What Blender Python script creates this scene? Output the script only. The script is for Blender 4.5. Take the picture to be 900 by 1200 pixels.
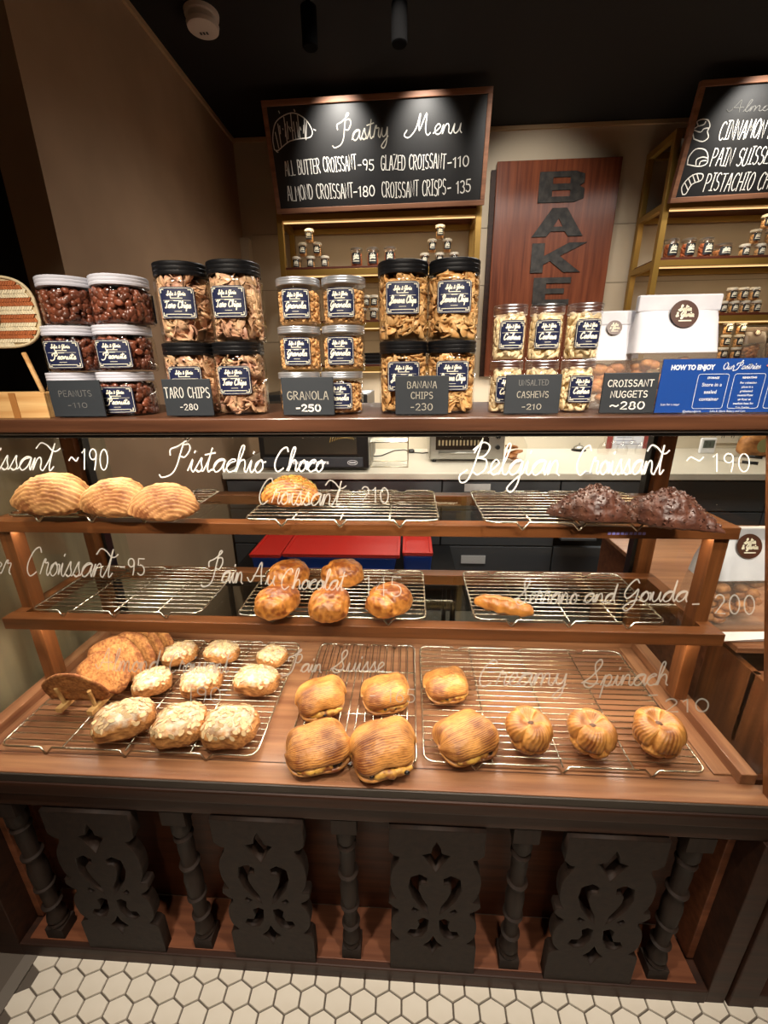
import bpy, math, random
import numpy as np
from mathutils import Vector, Matrix, noise
random.seed(7)
PI = math.pi
for _o in list(bpy.data.objects): bpy.data.objects.remove(_o, do_unlink=True)
S = bpy.context.scene
COL = S.collection

# ------------------------------------------------------------------ camera
CZ = 1.375
CF, CP, CY, CR = 493.55, 0.32601, -0.060722, 0.01247
def _rot(p, y, r):
    cp, sp, cy, sy = math.cos(p), math.sin(p), math.cos(y), math.sin(y)
    fwd = np.array([sy*cp, cy*cp, -sp]); right = np.array([cy, -sy, 0.0]); down = np.cross(fwd, right)
    cr, sr = math.cos(r), math.sin(r)
    return np.array([cr*right+sr*down, -sr*right+cr*down, fwd])
CM = _rot(CP, CY, CR)
cam_d = bpy.data.cameras.new('camera'); cam = bpy.data.objects.new('camera', cam_d); COL.objects.link(cam)
cam_d.sensor_fit = 'HORIZONTAL'; cam_d.sensor_width = 36; cam_d.lens = CF/900*36; cam_d.clip_start = .02
mw = Matrix.Identity(4)
for i in range(3):
    mw[i][0] = CM[0][i]; mw[i][1] = -CM[1][i]; mw[i][2] = -CM[2][i]
mw[2][3] = CZ
cam.matrix_world = mw
S.camera = cam
def at(px, py, ax, v):
    """world point where the line of sight through a photo pixel meets the world plane axis=v"""
    d = CM.T @ np.array([(px-450)/CF, (py-600)/CF, 1.0])
    o = np.array([0, 0, CZ]); t = (v-o[ax])/d[ax]
    return o+d*t
def at_plane(px, py, p0, n):
    d = CM.T @ np.array([(px-450)/CF, (py-600)/CF, 1.0]); o = np.array([0, 0, CZ])
    t = np.dot(np.array(p0)-o, n)/np.dot(d, n)
    return o+d*t

# ------------------------------------------------------------------ light and exposure
S.view_settings.view_transform = 'Standard'; S.view_settings.look = 'None'
S.view_settings.gamma = 1; S.view_settings.use_curve_mapping = False
S.view_settings.exposure = 0.0
W = bpy.data.worlds.new('world'); S.world = W; W.use_nodes = True
W.node_tree.nodes['Background'].inputs[0].default_value = (1.0, .82, .66, 1)
W.node_tree.nodes['Background'].inputs[1].default_value = .10
def area(name, loc, rot, sx, sy, power, col):
    l = bpy.data.lights.new(name, 'AREA'); l.shape = 'RECTANGLE'; l.size = sx; l.size_y = sy; l.energy = power; l.color = col
    o = bpy.data.objects.new(name, l); COL.objects.link(o); o.location = loc; o.rotation_euler = rot; return o
def spot(name, loc, tgt, power, col, ang, blend=.5, rad=.03):
    l = bpy.data.lights.new(name, 'SPOT'); l.energy = power; l.color = col; l.spot_size = math.radians(ang); l.spot_blend = blend; l.shadow_soft_size = rad
    o = bpy.data.objects.new(name, l); COL.objects.link(o); o.location = loc
    o.rotation_euler = (Vector(tgt)-Vector(loc)).to_track_quat('-Z', 'Y').to_euler(); return o
WARM = (1.0, .74, .48); WARM2 = (1.0, .885, .75); NEUT = (1.0, .95, .87)
# LED strips of the display case: under the counter top and under the two shelf fronts
area('led_counter', (-.13, .84, 1.248), (math.radians(-18), 0, 0), 1.54, .02, 3.4, WARM2)
area('led_shelf_upper', (-.13, .845, 1.036), (math.radians(-18), 0, 0), 1.54, .015, 2.0, WARM2)
area('led_shelf_lower', (-.13, .815, .806), (math.radians(-5), 0, 0), 1.54, .015, 3.8, WARM2)
# ceiling spotlights over the customer side
for x, y, tx, ty, tz, p, a in [(-.85, -.85, -.62, .9, 1.38, 125, 32), (-.30, -.85, -.25, .9, 1.38, 125, 32), (.25, -.85, .22, .9, 1.38, 125, 32), (.80, -.85, .62, .9, 1.38, 130, 32),
                               (-.5, .10, -.45, .50, .0, 120, 62), (.45, .10, .4, .50, .0, 110, 62), (0, -.6, 0, .75, .6, 40, 60)]:
    spot('ceiling_spot', (x, y, 2.56), (tx, ty, tz), p, WARM2, a, .6, .05)
# spots that rake the two menu boards and the carved sign
spot('board_spot', (-.34, 2.20, 2.60), (-.34, 2.45, 2.42), 42, NEUT, 70, 1, .02)
spot('board_spot', (.06, 2.20, 2.60), (.06, 2.45, 2.42), 26, NEUT, 70, 1, .02)
spot('board_spot', (1.55, 2.20, 2.60), (1.55, 2.45, 2.40), 44, NEUT, 70, 1, .02)
spot('sign_spot', (.35, 1.9, 2.58), (.66, 2.85, 2.2), 34, NEUT, 50, .8, .04)
# kitchen light over the back counter
kl_ = area('kitchen_light', (.7, 1.75, 2.56), (math.radians(8), 0, 0), 1.8, .3, 26, NEUT); kl_.data.spread = math.radians(140)
area('kitchen_task_light', (.6, 2.75, 1.36), (math.radians(-15), 0, 0), 1.9, .03, 8, (1, .96, .9))
area('neighbour_case_led', (1.25, 1.0, 1.22), (0, 0, 0), .8, .05, 4, WARM)

# ------------------------------------------------------------------ helpers
def lin(h):
    h = h.lstrip('#'); r = [int(h[i:i+2], 16)/255 for i in (0, 2, 4)]
    return tuple(c/12.92 if c <= .04045 else ((c+.055)/1.055)**2.4 for c in r)+(1,)
MATS = {}
def N(nt, t, **kw):
    n = nt.nodes.new(t)
    for k, v in kw.items(): setattr(n, k, v)
    return n
def base_mat(name):
    m = bpy.data.materials.new(name); m.use_nodes = True; nt = m.node_tree
    b = nt.nodes['Principled BSDF']; MATS[name] = m
    return m, nt, b
def mat(name, col, rough=.5, metal=0., col2=None, scale=30, stretch=(1, 1, 1), bump=0., bscale=None, detail=3, coat=0., lo=.35, hi=.65, trans=0., emit=None, es=0, island=0., spec=.5, sss=0):
    if name in MATS: return MATS[name]
    m, nt, b = base_mat(name); L = nt.links
    b.inputs['Base Color'].default_value = lin(col) if isinstance(col, str) else col
    b.inputs['Roughness'].default_value = rough; b.inputs['Metallic'].default_value = metal
    b.inputs['Coat Weight'].default_value = coat; b.inputs['Coat Roughness'].default_value = .15
    b.inputs['Specular IOR Level'].default_value = spec
    if sss: b.inputs['Subsurface Weight'].default_value = sss; b.inputs['Subsurface Radius'].default_value = (.01, .006, .003)
    if emit: b.inputs['Emission Color'].default_value = lin(emit); b.inputs['Emission Strength'].default_value = es
    tc = N(nt, 'ShaderNodeTexCoord'); mp = N(nt, 'ShaderNodeMapping'); mp.inputs['Scale'].default_value = stretch
    L.new(tc.outputs['Object'], mp.inputs[0])
    out = None
    if col2:
        no = N(nt, 'ShaderNodeTexNoise'); no.inputs['Scale'].default_value = scale; no.inputs['Detail'].default_value = detail
        L.new(mp.outputs[0], no.inputs['Vector'])
        mr = N(nt, 'ShaderNodeMapRange'); mr.inputs[1].default_value = lo; mr.inputs[2].default_value = hi; L.new(no.outputs[0], mr.inputs[0])
        mx = N(nt, 'ShaderNodeMix', data_type='RGBA'); L.new(mr.outputs[0], mx.inputs[0])
        mx.inputs[6].default_value = lin(col); mx.inputs[7].default_value = lin(col2); out = mx.outputs[2]
        L.new(out, b.inputs['Base Color'])
    if island:
        ge = N(nt, 'ShaderNodeNewGeometry'); hs = N(nt, 'ShaderNodeHueSaturation')
        mr = N(nt, 'ShaderNodeMapRange'); mr.inputs[3].default_value = 1-island; mr.inputs[4].default_value = 1+island
        L.new(ge.outputs['Random Per Island'], mr.inputs[0]); L.new(mr.outputs[0], hs.inputs['Value'])
        if out: L.new(out, hs.inputs['Color'])
        else: hs.inputs['Color'].default_value = lin(col)
        L.new(hs.outputs[0], b.inputs['Base Color'])
    if bump:
        n2 = N(nt, 'ShaderNodeTexNoise'); n2.inputs['Scale'].default_value = bscale or scale; n2.inputs['Detail'].default_value = 4
        L.new(mp.outputs[0], n2.inputs['Vector']); bp = N(nt, 'ShaderNodeBump'); bp.inputs['Strength'].default_value = bump; bp.inputs['Distance'].default_value = .002
        L.new(n2.outputs[0], bp.inputs['Height']); L.new(bp.outputs[0], b.inputs['Normal'])
    return m
def wood(name, dark, light, rough=.4, axis=0, scale=6, coat=.0, spec=.3):
    st = [60, 60, 60]; st[axis] = 3
    return mat(name, dark, rough, col2=light, scale=scale/6, stretch=tuple(st), bump=.25, bscale=1.4, detail=5, lo=.3, hi=.7, coat=coat, spec=spec)
def glass(name, tint=(1, 1, 1, 1), rough=.02, ior=1.4, extra=0., thick=True):
    m, nt, b = base_mat(name); nt.nodes.remove(b); L = nt.links
    tr = N(nt, 'ShaderNodeBsdfTransparent'); tr.inputs[0].default_value = tint
    gl = N(nt, 'ShaderNodeBsdfGlossy'); gl.inputs['Roughness'].default_value = rough
    # Schlick reflectance of the outer faces; the ray is not bent, so the exit face must not reflect internally
    f0 = ((ior-1)/(ior+1))**2*(2 if thick else 1)+extra
    lw = N(nt, 'ShaderNodeLayerWeight'); lw.inputs[0].default_value = .5
    pw = N(nt, 'ShaderNodeMath', operation='POWER'); pw.inputs[1].default_value = 5; L.new(lw.outputs['Facing'], pw.inputs[0])
    ml = N(nt, 'ShaderNodeMath', operation='MULTIPLY_ADD'); ml.inputs[1].default_value = 1-f0; ml.inputs[2].default_value = f0; L.new(pw.outputs[0], ml.inputs[0])
    ge = N(nt, 'ShaderNodeNewGeometry'); inv = N(nt, 'ShaderNodeMath', operation='SUBTRACT'); inv.inputs[0].default_value = 1; L.new(ge.outputs['Backfacing'], inv.inputs[1])
    ad = N(nt, 'ShaderNodeMath', operation='MULTIPLY'); L.new(ml.outputs[0], ad.inputs[0])
    if thick: L.new(inv.outputs[0], ad.inputs[1])
    else: ad.inputs[1].default_value = 1.
    mx = N(nt, 'ShaderNodeMixShader'); L.new(ad.outputs[0], mx.inputs[0]); L.new(tr.outputs[0], mx.inputs[1]); L.new(gl.outputs[0], mx.inputs[2])
    L.new(mx.outputs[0], nt.nodes['Material Output'].inputs[0]); return m
def film(name, col, alpha, rough=.3):
    m, nt, b = base_mat(name); L = nt.links
    b.inputs['Base Color'].default_value = lin(col); b.inputs['Roughness'].default_value = rough; b.inputs['Alpha'].default_value = alpha; return m
def pastry(name, pale, brown, rough=.4, coat=.2, nscale=60, powder=None, bump=.6, mixk=.9):
    m, nt, b = base_mat(name); L = nt.links
    at_ = N(nt, 'ShaderNodeAttribute'); at_.attribute_name = 'crust'
    tc = N(nt, 'ShaderNodeTexCoord'); no = N(nt, 'ShaderNodeTexNoise'); no.inputs['Scale'].default_value = nscale; no.inputs['Detail'].default_value = 5
    L.new(tc.outputs['Object'], no.inputs['Vector'])
    ad = N(nt, 'ShaderNodeMath', operation='MULTIPLY_ADD'); ad.inputs[1].default_value = mixk; ad.inputs[2].default_value = -mixk/2
    L.new(no.outputs[0], ad.inputs[0]); a2 = N(nt, 'ShaderNodeMath', operation='ADD'); L.new(ad.outputs[0], a2.inputs[0]); L.new(at_.outputs['Fac'], a2.inputs[1])
    cr = N(nt, 'ShaderNodeValToRGB'); e = cr.color_ramp.elements
    e[0].position = .1; e[0].color = lin(pale); e[1].position = .9; e[1].color = lin(brown)
    L.new(a2.outputs[0], cr.inputs[0]); out = cr.outputs[0]
    if powder:
        a3 = N(nt, 'ShaderNodeAttribute'); a3.attribute_name = 'powder'
        n3 = N(nt, 'ShaderNodeTexNoise'); n3.inputs['Scale'].default_value = 90; L.new(tc.outputs['Object'], n3.inputs['Vector'])
        mm = N(nt, 'ShaderNodeMath', operation='MULTIPLY'); L.new(a3.outputs['Fac'], mm.inputs[0]); L.new(n3.outputs[0], mm.inputs[1])
        mr = N(nt, 'ShaderNodeMapRange'); mr.inputs[1].default_value = .35; mr.inputs[2].default_value = .95; L.new(mm.outputs[0], mr.inputs[0])
        mx = N(nt, 'ShaderNodeMix', data_type='RGBA'); mx.inputs[7].default_value = lin(powder); L.new(mr.outputs[0], mx.inputs[0]); L.new(out, mx.inputs[6]); out = mx.outputs[2]
    L.new(out, b.inputs['Base Color']); b.inputs['Roughness'].default_value = rough; b.inputs['Coat Weight'].default_value = coat; b.inputs['Coat Roughness'].default_value = .3
    bp = N(nt, 'ShaderNodeBump'); bp.inputs['Strength'].default_value = bump; bp.inputs['Distance'].default_value = .0022
    n4 = N(nt, 'ShaderNodeTexNoise'); n4.inputs['Scale'].default_value = 170; n4.inputs['Detail'].default_value = 5; L.new(tc.outputs['Object'], n4.inputs['Vector'])
    L.new(n4.outputs[0], bp.inputs['Height']); L.new(bp.outputs[0], b.inputs['Normal'])
    return m

class MB:
    def __init__(s): s.v = []; s.f = []
    def add(s, vs, fs):
        b = len(s.v); s.v += [tuple(map(float, q)) for q in vs]; s.f += [tuple(i+b for i in q) for q in fs]; return s
    def box(s, x0, x1, y0, y1, z0, z1):
        return s.add([(x0, y0, z0), (x1, y0, z0), (x1, y1, z0), (x0, y1, z0), (x0, y0, z1), (x1, y0, z1), (x1, y1, z1), (x0, y1, z1)],
                     [(0, 3, 2, 1), (4, 5, 6, 7), (0, 1, 5, 4), (1, 2, 6, 5), (2, 3, 7, 6), (3, 0, 4, 7)])
    def hexa(s, p):   # eight points bottom ring then top ring
        return s.add(p, [(0, 3, 2, 1), (4, 5, 6, 7), (0, 1, 5, 4), (1, 2, 6, 5), (2, 3, 7, 6), (3, 0, 4, 7)])
    def tube(s, path, r, n=6, closed=False):
        P = [Vector(p) for p in path]; m = len(P); ring = []
        up = Vector((0, 0, 1))
        for i, p in enumerate(P):
            a = P[(i-1) % m] if (closed or i > 0) else p; b = P[(i+1) % m] if (closed or i < m-1) else p
            t = (b-a).normalized(); u = t.cross(up)
            if u.length < 1e-3: u = t.cross(Vector((0, 1, 0)))
            u.normalize(); w = u.cross(t)
            rr = r[i] if isinstance(r, (list, tuple)) else r
            ring.append([p+u*rr*math.cos(2*PI*k/n)+w*rr*math.sin(2*PI*k/n) for k in range(n)])
        vs = [q for R_ in ring for q in R_]; fs = []
        for i in range(m if closed else m-1):
            j = (i+1) % m
            for k in range(n): fs.append((i*n+k, i*n+(k+1) % n, j*n+(k+1) % n, j*n+k))
        if not closed: fs.append(tuple(range(n))[::-1]); fs.append(tuple((m-1)*n+k for k in range(n)))
        return s.add(vs, fs)
    def lathe(s, prof, n=28, c=(0, 0, 0), ex=2., sx=1, sy=1, a0=0, cap=True):
        vs = []; fs = []
        for (r, z) in prof:
            for k in range(n):
                t = 2*PI*k/n+a0; ct, st = math.cos(t), math.sin(t)
                q = (abs(ct)**ex+abs(st)**ex)**(-1/ex)
                vs.append((c[0]+r*q*ct*sx, c[1]+r*q*st*sy, c[2]+z))
        for i in range(len(prof)-1):
            for k in range(n): fs.append((i*n+k, i*n+(k+1) % n, (i+1)*n+(k+1) % n, (i+1)*n+k))
        if cap: fs.append(tuple(range(n))[::-1]); fs.append(tuple((len(prof)-1)*n+k for k in range(n)))
        return s.add(vs, fs)
    def xf(s, M):
        s.v = [tuple(M @ Vector(q)) for q in s.v]; return s
    def mesh(s, name, smooth=False):
        me = bpy.data.meshes.new(name); me.from_pydata(s.v, [], s.f); me.update()
        if smooth: me.polygons.foreach_set('use_smooth', [True]*len(me.polygons))
        return me
    def build(s, name, m, parent=None, smooth=False, world=False, bevel=0, label=None, kind=None, loc=None, rot=None, auto=None):
        if world and parent is not None:
            l = parent.matrix_basis.translation; o_ = (l.x, l.y, l.z)
            pp = parent.parent
            while pp is not None:
                q = pp.matrix_basis.translation; o_ = (o_[0]+q.x, o_[1]+q.y, o_[2]+q.z); pp = pp.parent
            s.v = [(a-o_[0], b-o_[1], c-o_[2]) for a, b, c in s.v]
        me = s.mesh(name, smooth)
        return mobj(name, me, m, parent, bevel, label, kind, loc, rot, auto)
def mobj(name, me, m, parent=None, bevel=0, label=None, kind=None, loc=None, rot=None, auto=None):
    o = bpy.data.objects.new(name, me); COL.objects.link(o)
    if m is not None and len(me.materials) == 0: me.materials.append(m)
    if parent is not None: o.parent = parent
    if bevel:
        b = o.modifiers.new('bevel', 'BEVEL'); b.width = bevel; b.segments = 2; b.limit_method = 'ANGLE'
    if label: o['label'] = label
    if kind: o['kind'] = kind
    if loc is not None: o.location = loc
    if rot is not None: o.rotation_euler = rot
    if auto:
        try: me.set_sharp_from_angle(angle=math.radians(auto))
        except Exception: pass
    return o
def tag(o, label, cat, group=None, kind=None):
    o['label'] = label; o['category'] = cat
    if group: o['group'] = group
    if kind: o['kind'] = kind
    return o
def thing(name, label, cat, loc=(0, 0, 0), rz=0, group=None):
    o = bpy.data.objects.new(name, None); COL.objects.link(o); o.location = loc; o.rotation_euler = (0, 0, rz)
    o.empty_display_size = .02
    return tag(o, label, cat, group)
def dup(o, parent=None):
    c = o.copy(); COL.objects.link(c); c.parent = parent
    for ch in KIDS(o): dup(ch, c)
    return c
def KIDS(o): return list(o.children)
def place(proto, used, loc, rz, label, group=None):
    o = proto if not used else dup(proto)
    o.location = loc; o.rotation_euler = (0, 0, rz); o['label'] = label
    if group: o['group'] = group
    return o

def curve_mesh(polys, depth, bevel=0.):
    """flat shape with holes (XY plane) extruded to +-depth, as a mesh"""
    cu = bpy.data.curves.new('c', 'CURVE'); cu.dimensions = '2D'; cu.fill_mode = 'BOTH'; cu.extrude = depth; cu.bevel_depth = bevel; cu.bevel_resolution = 1
    for p in polys:
        sp = cu.splines.new('POLY'); sp.points.add(len(p)-1); sp.use_cyclic_u = True
        for i, q in enumerate(p): sp.points[i].co = (q[0], q[1], 0, 1)
    o = bpy.data.objects.new('c', cu); COL.objects.link(o)
    me = bpy.data.meshes.new_from_object(o.evaluated_get(bpy.context.evaluated_depsgraph_get()))
    bpy.data.objects.remove(o); return me
def text_mesh(txt, size, align='CENTER', depth=.0003, bold=0., space=1.):
    cu = bpy.data.curves.new('t', 'FONT'); cu.body = txt; cu.size = size; cu.align_x = align; cu.extrude = depth; cu.offset = bold; cu.space_character = space; cu.resolution_u = 3
    o = bpy.data.objects.new('t', cu); COL.objects.link(o)
    me = bpy.data.meshes.new_from_object(o.evaluated_get(bpy.context.evaluated_depsgraph_get()))
    bpy.data.objects.remove(o); return me
def mesh_into(mb, me, fn):
    vs = [fn(v.co) for v in me.vertices]; fs = [tuple(p.vertices) for p in me.polygons]; mb.add(vs, fs)

# ------------------------------------------------------------------ single-stroke lettering
def smooth(P, k=5):
    if len(P) < 3: return list(P)
    out = []
    Q = [P[0]]+list(P)+[P[-1]]
    for i in range(1, len(Q)-2):
        p0, p1, p2, p3 = Q[i-1], Q[i], Q[i+1], Q[i+2]
        for j in range(k):
            t = j/k; t2 = t*t; t3 = t2*t
            out.append(tuple(.5*((2*p1[c])+(-p0[c]+p2[c])*t+(2*p0[c]-5*p1[c]+4*p2[c]-p3[c])*t2+(-p0[c]+3*p1[c]-3*p2[c]+p3[c])*t3) for c in (0, 1)))
    out.append(tuple(P[-1])); return out
def arc(cx, cy, rx, ry, a0, a1, n=10):
    return [(cx+rx*math.cos(math.radians(a0+(a1-a0)*i/n)), cy+ry*math.sin(math.radians(a0+(a1-a0)*i/n))) for i in range(n+1)]
CAPS = {
 'A': (.5, [[(0, 0), (.22, 1), (.3, 1), (.5, 0)], [(.1, .38), (.42, .38)]]),
 'B': (.48, [[(0, 0), (0, 1)], [(0, 1)]+arc(.15, .76, .25, .24, 90, -90)+[(0, .52)], [(0, .52)]+arc(.18, .26, .28, .26, 90, -90)+[(0, 0)]]),
 'C': (.48, [arc(.28, .5, .28, .5, 50, 310, 14)]),
 'D': (.5, [[(0, 0), (0, 1)], [(0, 1)]+arc(.12, .5, .36, .5, 90, -90, 12)+[(0, 0)]]),
 'E': (.42, [[(.42, 1), (0, 1), (0, 0), (.42, 0)], [(0, .52), (.34, .52)]]),
 'G': (.52, [arc(.28, .5, .28, .5, 50, 330, 14)+[(.52, .45), (.3, .45)]]),
 'H': (.48, [[(0, 0), (0, 1)], [(.46, 0), (.46, 1)], [(0, .5), (.46, .5)]]),
 'I': (.3, [[(.15, 0), (.15, 1)], [(0, 1), (.3, 1)], [(0, 0), (.3, 0)]]),
 'K': (.46, [[(0, 0), (0, 1)], [(.42, 1), (0, .45), (.46, 0)]]),
 'L': (.4, [[(0, 1), (0, 0), (.4, 0)]]),
 'M': (.6, [[(0, 0), (.06, 1), (.3, .35), (.54, 1), (.6, 0)]]),
 'N': (.48, [[(0, 0), (0, 1), (.46, 0), (.46, 1)]]),
 'O': (.52, [arc(.26, .5, .26, .5, 90, 450, 16)]),
 'P': (.46, [[(0, 0), (0, 1)], [(0, 1)]+arc(.16, .74, .28, .26, 90, -90)+[(0, .48)]]),
 'R': (.48, [[(0, 0), (0, 1)], [(0, 1)]+arc(.16, .76, .26, .24, 90, -90)+[(0, .52)], [(.14, .52), (.48, 0)]]),
 'S': (.44, [arc(.22, .75, .21, .25, 40, 270, 9)+arc(.22, .25, .22, .25, 90, -140, 9)]),
 'T': (.48, [[(.24, 0), (.24, 1)], [(0, 1), (.48, 1)]]),
 'U': (.48, [[(0, 1)]+arc(.23, .24, .23, .24, 180, 360, 8)+[(.46, 1)]]),
 'W': (.62, [[(0, 1), (.14, 0), (.31, .65), (.48, 0), (.62, 1)]]), 'Y': (.46, [[(0, 1), (.22, .5), (.44, 1)], [(.22, .5), (.22, 0)]]),
 'Z': (.46, [[(0, 1), (.44, 1), (0, 0), (.46, 0)]]),
 '0': (.48, [arc(.24, .5, .24, .5, 90, 450, 16)]), '1': (.26, [[(0, .8), (.16, 1), (.16, 0)]]),
 '2': (.46, [arc(.22, .74, .21, .26, 160, -30, 9)+[(0, 0), (.46, 0)]]),
 '3': (.46, [arc(.2, .76, .21, .24, 140, -80, 9)+arc(.2, .26, .24, .27, 85, -140, 9)]),
 '4': (.48, [[(.36, 0), (.36, 1), (0, .32), (.5, .32)]]),
 '5': (.46, [[(.42, 1), (.06, 1), (.03, .58)]+arc(.2, .3, .25, .31, 100, -140, 10)]),
 '6': (.46, [[(.36, 1), (.12, .7), (.02, .35)]+arc(.23, .27, .21, .27, 170, -190, 12)]),
 '8': (.46, [arc(.23, .76, .18, .24, 270, -90, 12)+arc(.23, .26, .23, .26, 90, 450, 12)]),
 '9': (.46, [arc(.22, .74, .21, .26, 0, 360, 12)+[(.43, .7), (.4, .3), (.34, 0)]]),
 '-': (.36, [[(.04, .45), (.32, .47)]]), '/': (.1, [[(0, -.05), (.22, 1.05)]]), '~': (.6, [smooth([(0, .4), (.14, .56), (.3, .46), (.45, .38), (.58, .54)])]), ' ': (.3, []),
}
def caps(txt, gap=.14, jit=0.):
    x = 0; out = []
    for ch in txt:
        w, st = CAPS[ch]; dy = random.uniform(-jit, jit)
        for p in st: out.append([(x+a, b+dy) for a, b in p])
        x += w+gap
    return out, x-gap
# cursive: x-height 1, ascender 2.1, descender -1.1; each glyph (advance, main stroke, extra strokes)
CUR = {
 'a': (1.15, [(0, .15), (.35, .8), (.85, .98), (.5, 1.02), (.14, .7), (.1, .25), (.36, 0), (.72, .3), (.92, .98), (.88, .35), (1.0, .02)], []),
 'b': (1.0, [(0, .1), (.35, 1.1), (.5, 2.0), (.28, 2.1), (.18, 1.4), (.2, .4), (.4, 0), (.72, .2), (.75, .75), (.6, .95), (.72, .75)], []),
 'c': (.85, [(0, .15), (.3, .7), (.72, .9), (.5, 1.05), (.14, .75), (.12, .25), (.4, 0), (.7, .12)], []),
 'd': (1.2, [(0, .15), (.35, .8), (.8, .95), (.5, 1.02), (.14, .7), (.1, .25), (.36, 0), (.75, .4), (.98, 2.1), (.9, .5), (1.05, .02)], []),
 'e': (.8, [(0, .15), (.35, .45), (.62, .8), (.4, 1.04), (.15, .75), (.14, .25), (.4, 0), (.66, .12)], []),
 'g': (1.1, [(0, .15), (.35, .8), (.8, .98), (.48, 1.02), (.14, .7), (.1, .25), (.36, 0), (.72, .3), (.9, .98), (.82, -.5), (.5, -1.15), (.15, -.95), (.4, -.5), (.95, .05)], []),
 'h': (1.1, [(0, .1), (.3, 1.0), (.48, 1.95), (.3, 2.1), (.16, 1.5), (.14, 0), (.3, .75), (.6, 1.0), (.78, .7), (.8, .2), (.95, .02)], []),
 'i': (.6, [(0, .1), (.25, .98), (.24, .3), (.4, .02)], [[(.3, 1.5), (.33, 1.62)]]),
 'l': (.65, [(0, .1), (.35, 1.2), (.48, 2.0), (.3, 2.1), (.18, 1.4), (.2, .3), (.42, .02)], []),
 'm': (1.6, [(0, .3), (.15, .98), (.14, 0), (.3, .8), (.5, 1.0), (.62, .7), (.62, 0), (.78, .8), (1.0, 1.0), (1.12, .7), (1.14, .2), (1.32, .02)], []),
 'n': (1.1, [(0, .3), (.15, .98), (.14, 0), (.32, .8), (.55, 1.0), (.7, .7), (.72, .2), (.9, .02)], []),
 'o': (.95, [(0, .15), (.35, .9), (.5, 1.0), (.14, .75), (.12, .25), (.4, 0), (.7, .35), (.6, .9), (.45, .98), (.62, .8), (.85, .85)], []),
 'p': (1.05, [(0, .1), (.25, 1.0), (.2, 0), (.12, -1.1), (.2, 0), (.3, .8), (.6, 1.0), (.78, .6), (.55, 0), (.3, .1), (.6, .0), (.85, .1)], []),
 'r': (.85, [(0, .15), (.2, 1.15), (.34, 1.2), (.3, .95), (.6, .95), (.55, .3), (.7, .02)], []),
 's': (.8, [(0, .1), (.4, 1.1), (.45, .7), (.6, .25), (.35, -.02), (.12, .15), (.4, .02), (.6, .1)], []),
 't': (.8, [(0, .1), (.3, 1.0), (.42, 1.9), (.3, .5), (.45, .0), (.65, .2)], [[(-.05, 1.35), (.7, 1.5)]]),
 'T_': (1.0, [(0, .1), (.35, 1.0), (.52, 2.1), (.4, .6), (.5, .0), (.75, .3)], [smooth([(-.9, 1.7), (-.6, 2.1), (-.1, 1.95), (.4, 1.55), (.75, 1.5), (1.0, 1.7)])]),
 'u': (1.1, [(0, .1), (.2, .98), (.18, .3), (.38, 0), (.66, .3), (.8, .98), (.78, .3), (.95, .02)], []),
 'w': (1.35, [(0, .1), (.15, .98), (.18, .25), (.38, 0), (.6, .4), (.66, .95), (.66, .3), (.85, 0), (1.08, .4), (1.1, 1.0), (1.25, .85)], []),
 'y': (1.05, [(0, .1), (.2, .98), (.18, .35), (.38, .05), (.66, .3), (.8, .98), (.75, -.5), (.45, -1.1), (.15, -.9), (.4, -.5), (.9, .05)], []),
 'f': (.75, [(0, .1), (.35, 1.2), (.5, 2.0), (.3, 2.1), (.2, 1.2), (.15, -.9), (.3, -1.0), (.35, 0), (.6, .15)], []),
 'k': (1.05, [(0, .1), (.3, 1.0), (.48, 1.95), (.3, 2.1), (.16, 1.5), (.14, 0), (.3, .75), (.6, 1.0), (.3, .5), (.75, 0), (.95, .1)], []),
 '&': (1.2, [(1.0, .2), (.4, 1.4), (.6, 1.8), (.75, 1.4), (.15, .5), (.35, 0), (.9, .7)], []),
}
CCAP = {
 'C': (1.35, [[(1.15, 1.75), (.95, 2.1), (.5, 1.85), (.12, 1.0), (.15, .3), (.5, -.05), (.95, .25)]]),
 'P': (1.25, [[(-.45, 1.3), (-.5, 1.75), (.05, 2.0), (.75, 2.5), (.85, 2.75), (.6, 2.65), (.4, 1.6), (.25, .4), (-.1, -.25), (-.8, -.5), (-1.05, -.3)], [(.45, 2.1), (.95, 2.15), (1.1, 1.7), (.8, 1.15), (.45, 1.2)]]),
 'B': (1.4, [[(.2, 1.5), (.55, 2.3), (.6, 2.4), (.4, 1.0), (.1, -.3), (-.35, -.55), (-.55, -.1), (-.1, .3)], [(.1, 1.7), (.7, 2.2), (1.2, 1.9), (.95, 1.3), (.5, 1.15), (1.1, 1.0), (1.15, .4), (.7, 0), (.4, .15)]]),
 'A': (1.5, [[(-.5, .6), (-.1, .2), (.3, 1.1), (.7, 2.2), (.85, 1.1), (1.05, .05)], [(.1, .8), (1.3, .85)]]),
 'S': (1.25, [[(-.3, .3), (.4, .9), (1.0, 1.9), (.85, 2.4), (.5, 2.0), (.65, 1.2), (.9, .5), (.5, -.1), (0, .0), (-.1, .35), (.4, .2), (1.0, .2)]]),
 'G': (1.4, [[(1.1, 1.85), (.8, 2.2), (.3, 1.6), (.05, .8), (.35, .3), (.85, .8), (1.15, 1.2), (1.0, -.2), (.5, -.9), (.15, -.6), (.6, -.1), (1.2, .2)]]),
 'T': (1.1, [[(-.1, 1.8), (.3, 2.1), (.8, 1.95), (1.25, 2.1)], [(.65, 2.0), (.5, .8), (.3, .05), (.0, .1)]]),
 'M': (1.9, [[(-.7, .6), (-.9, .1), (-.4, -.1), (.2, .8), (.45, 2.2), (.5, .5), (1.05, 2.2), (1.1, .6), (1.35, 0), (1.6, .2)]]),
 'O': (1.4, [arc(.6, 1.05, .55, 1.05, 110, 480, 14)]),
}
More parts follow.
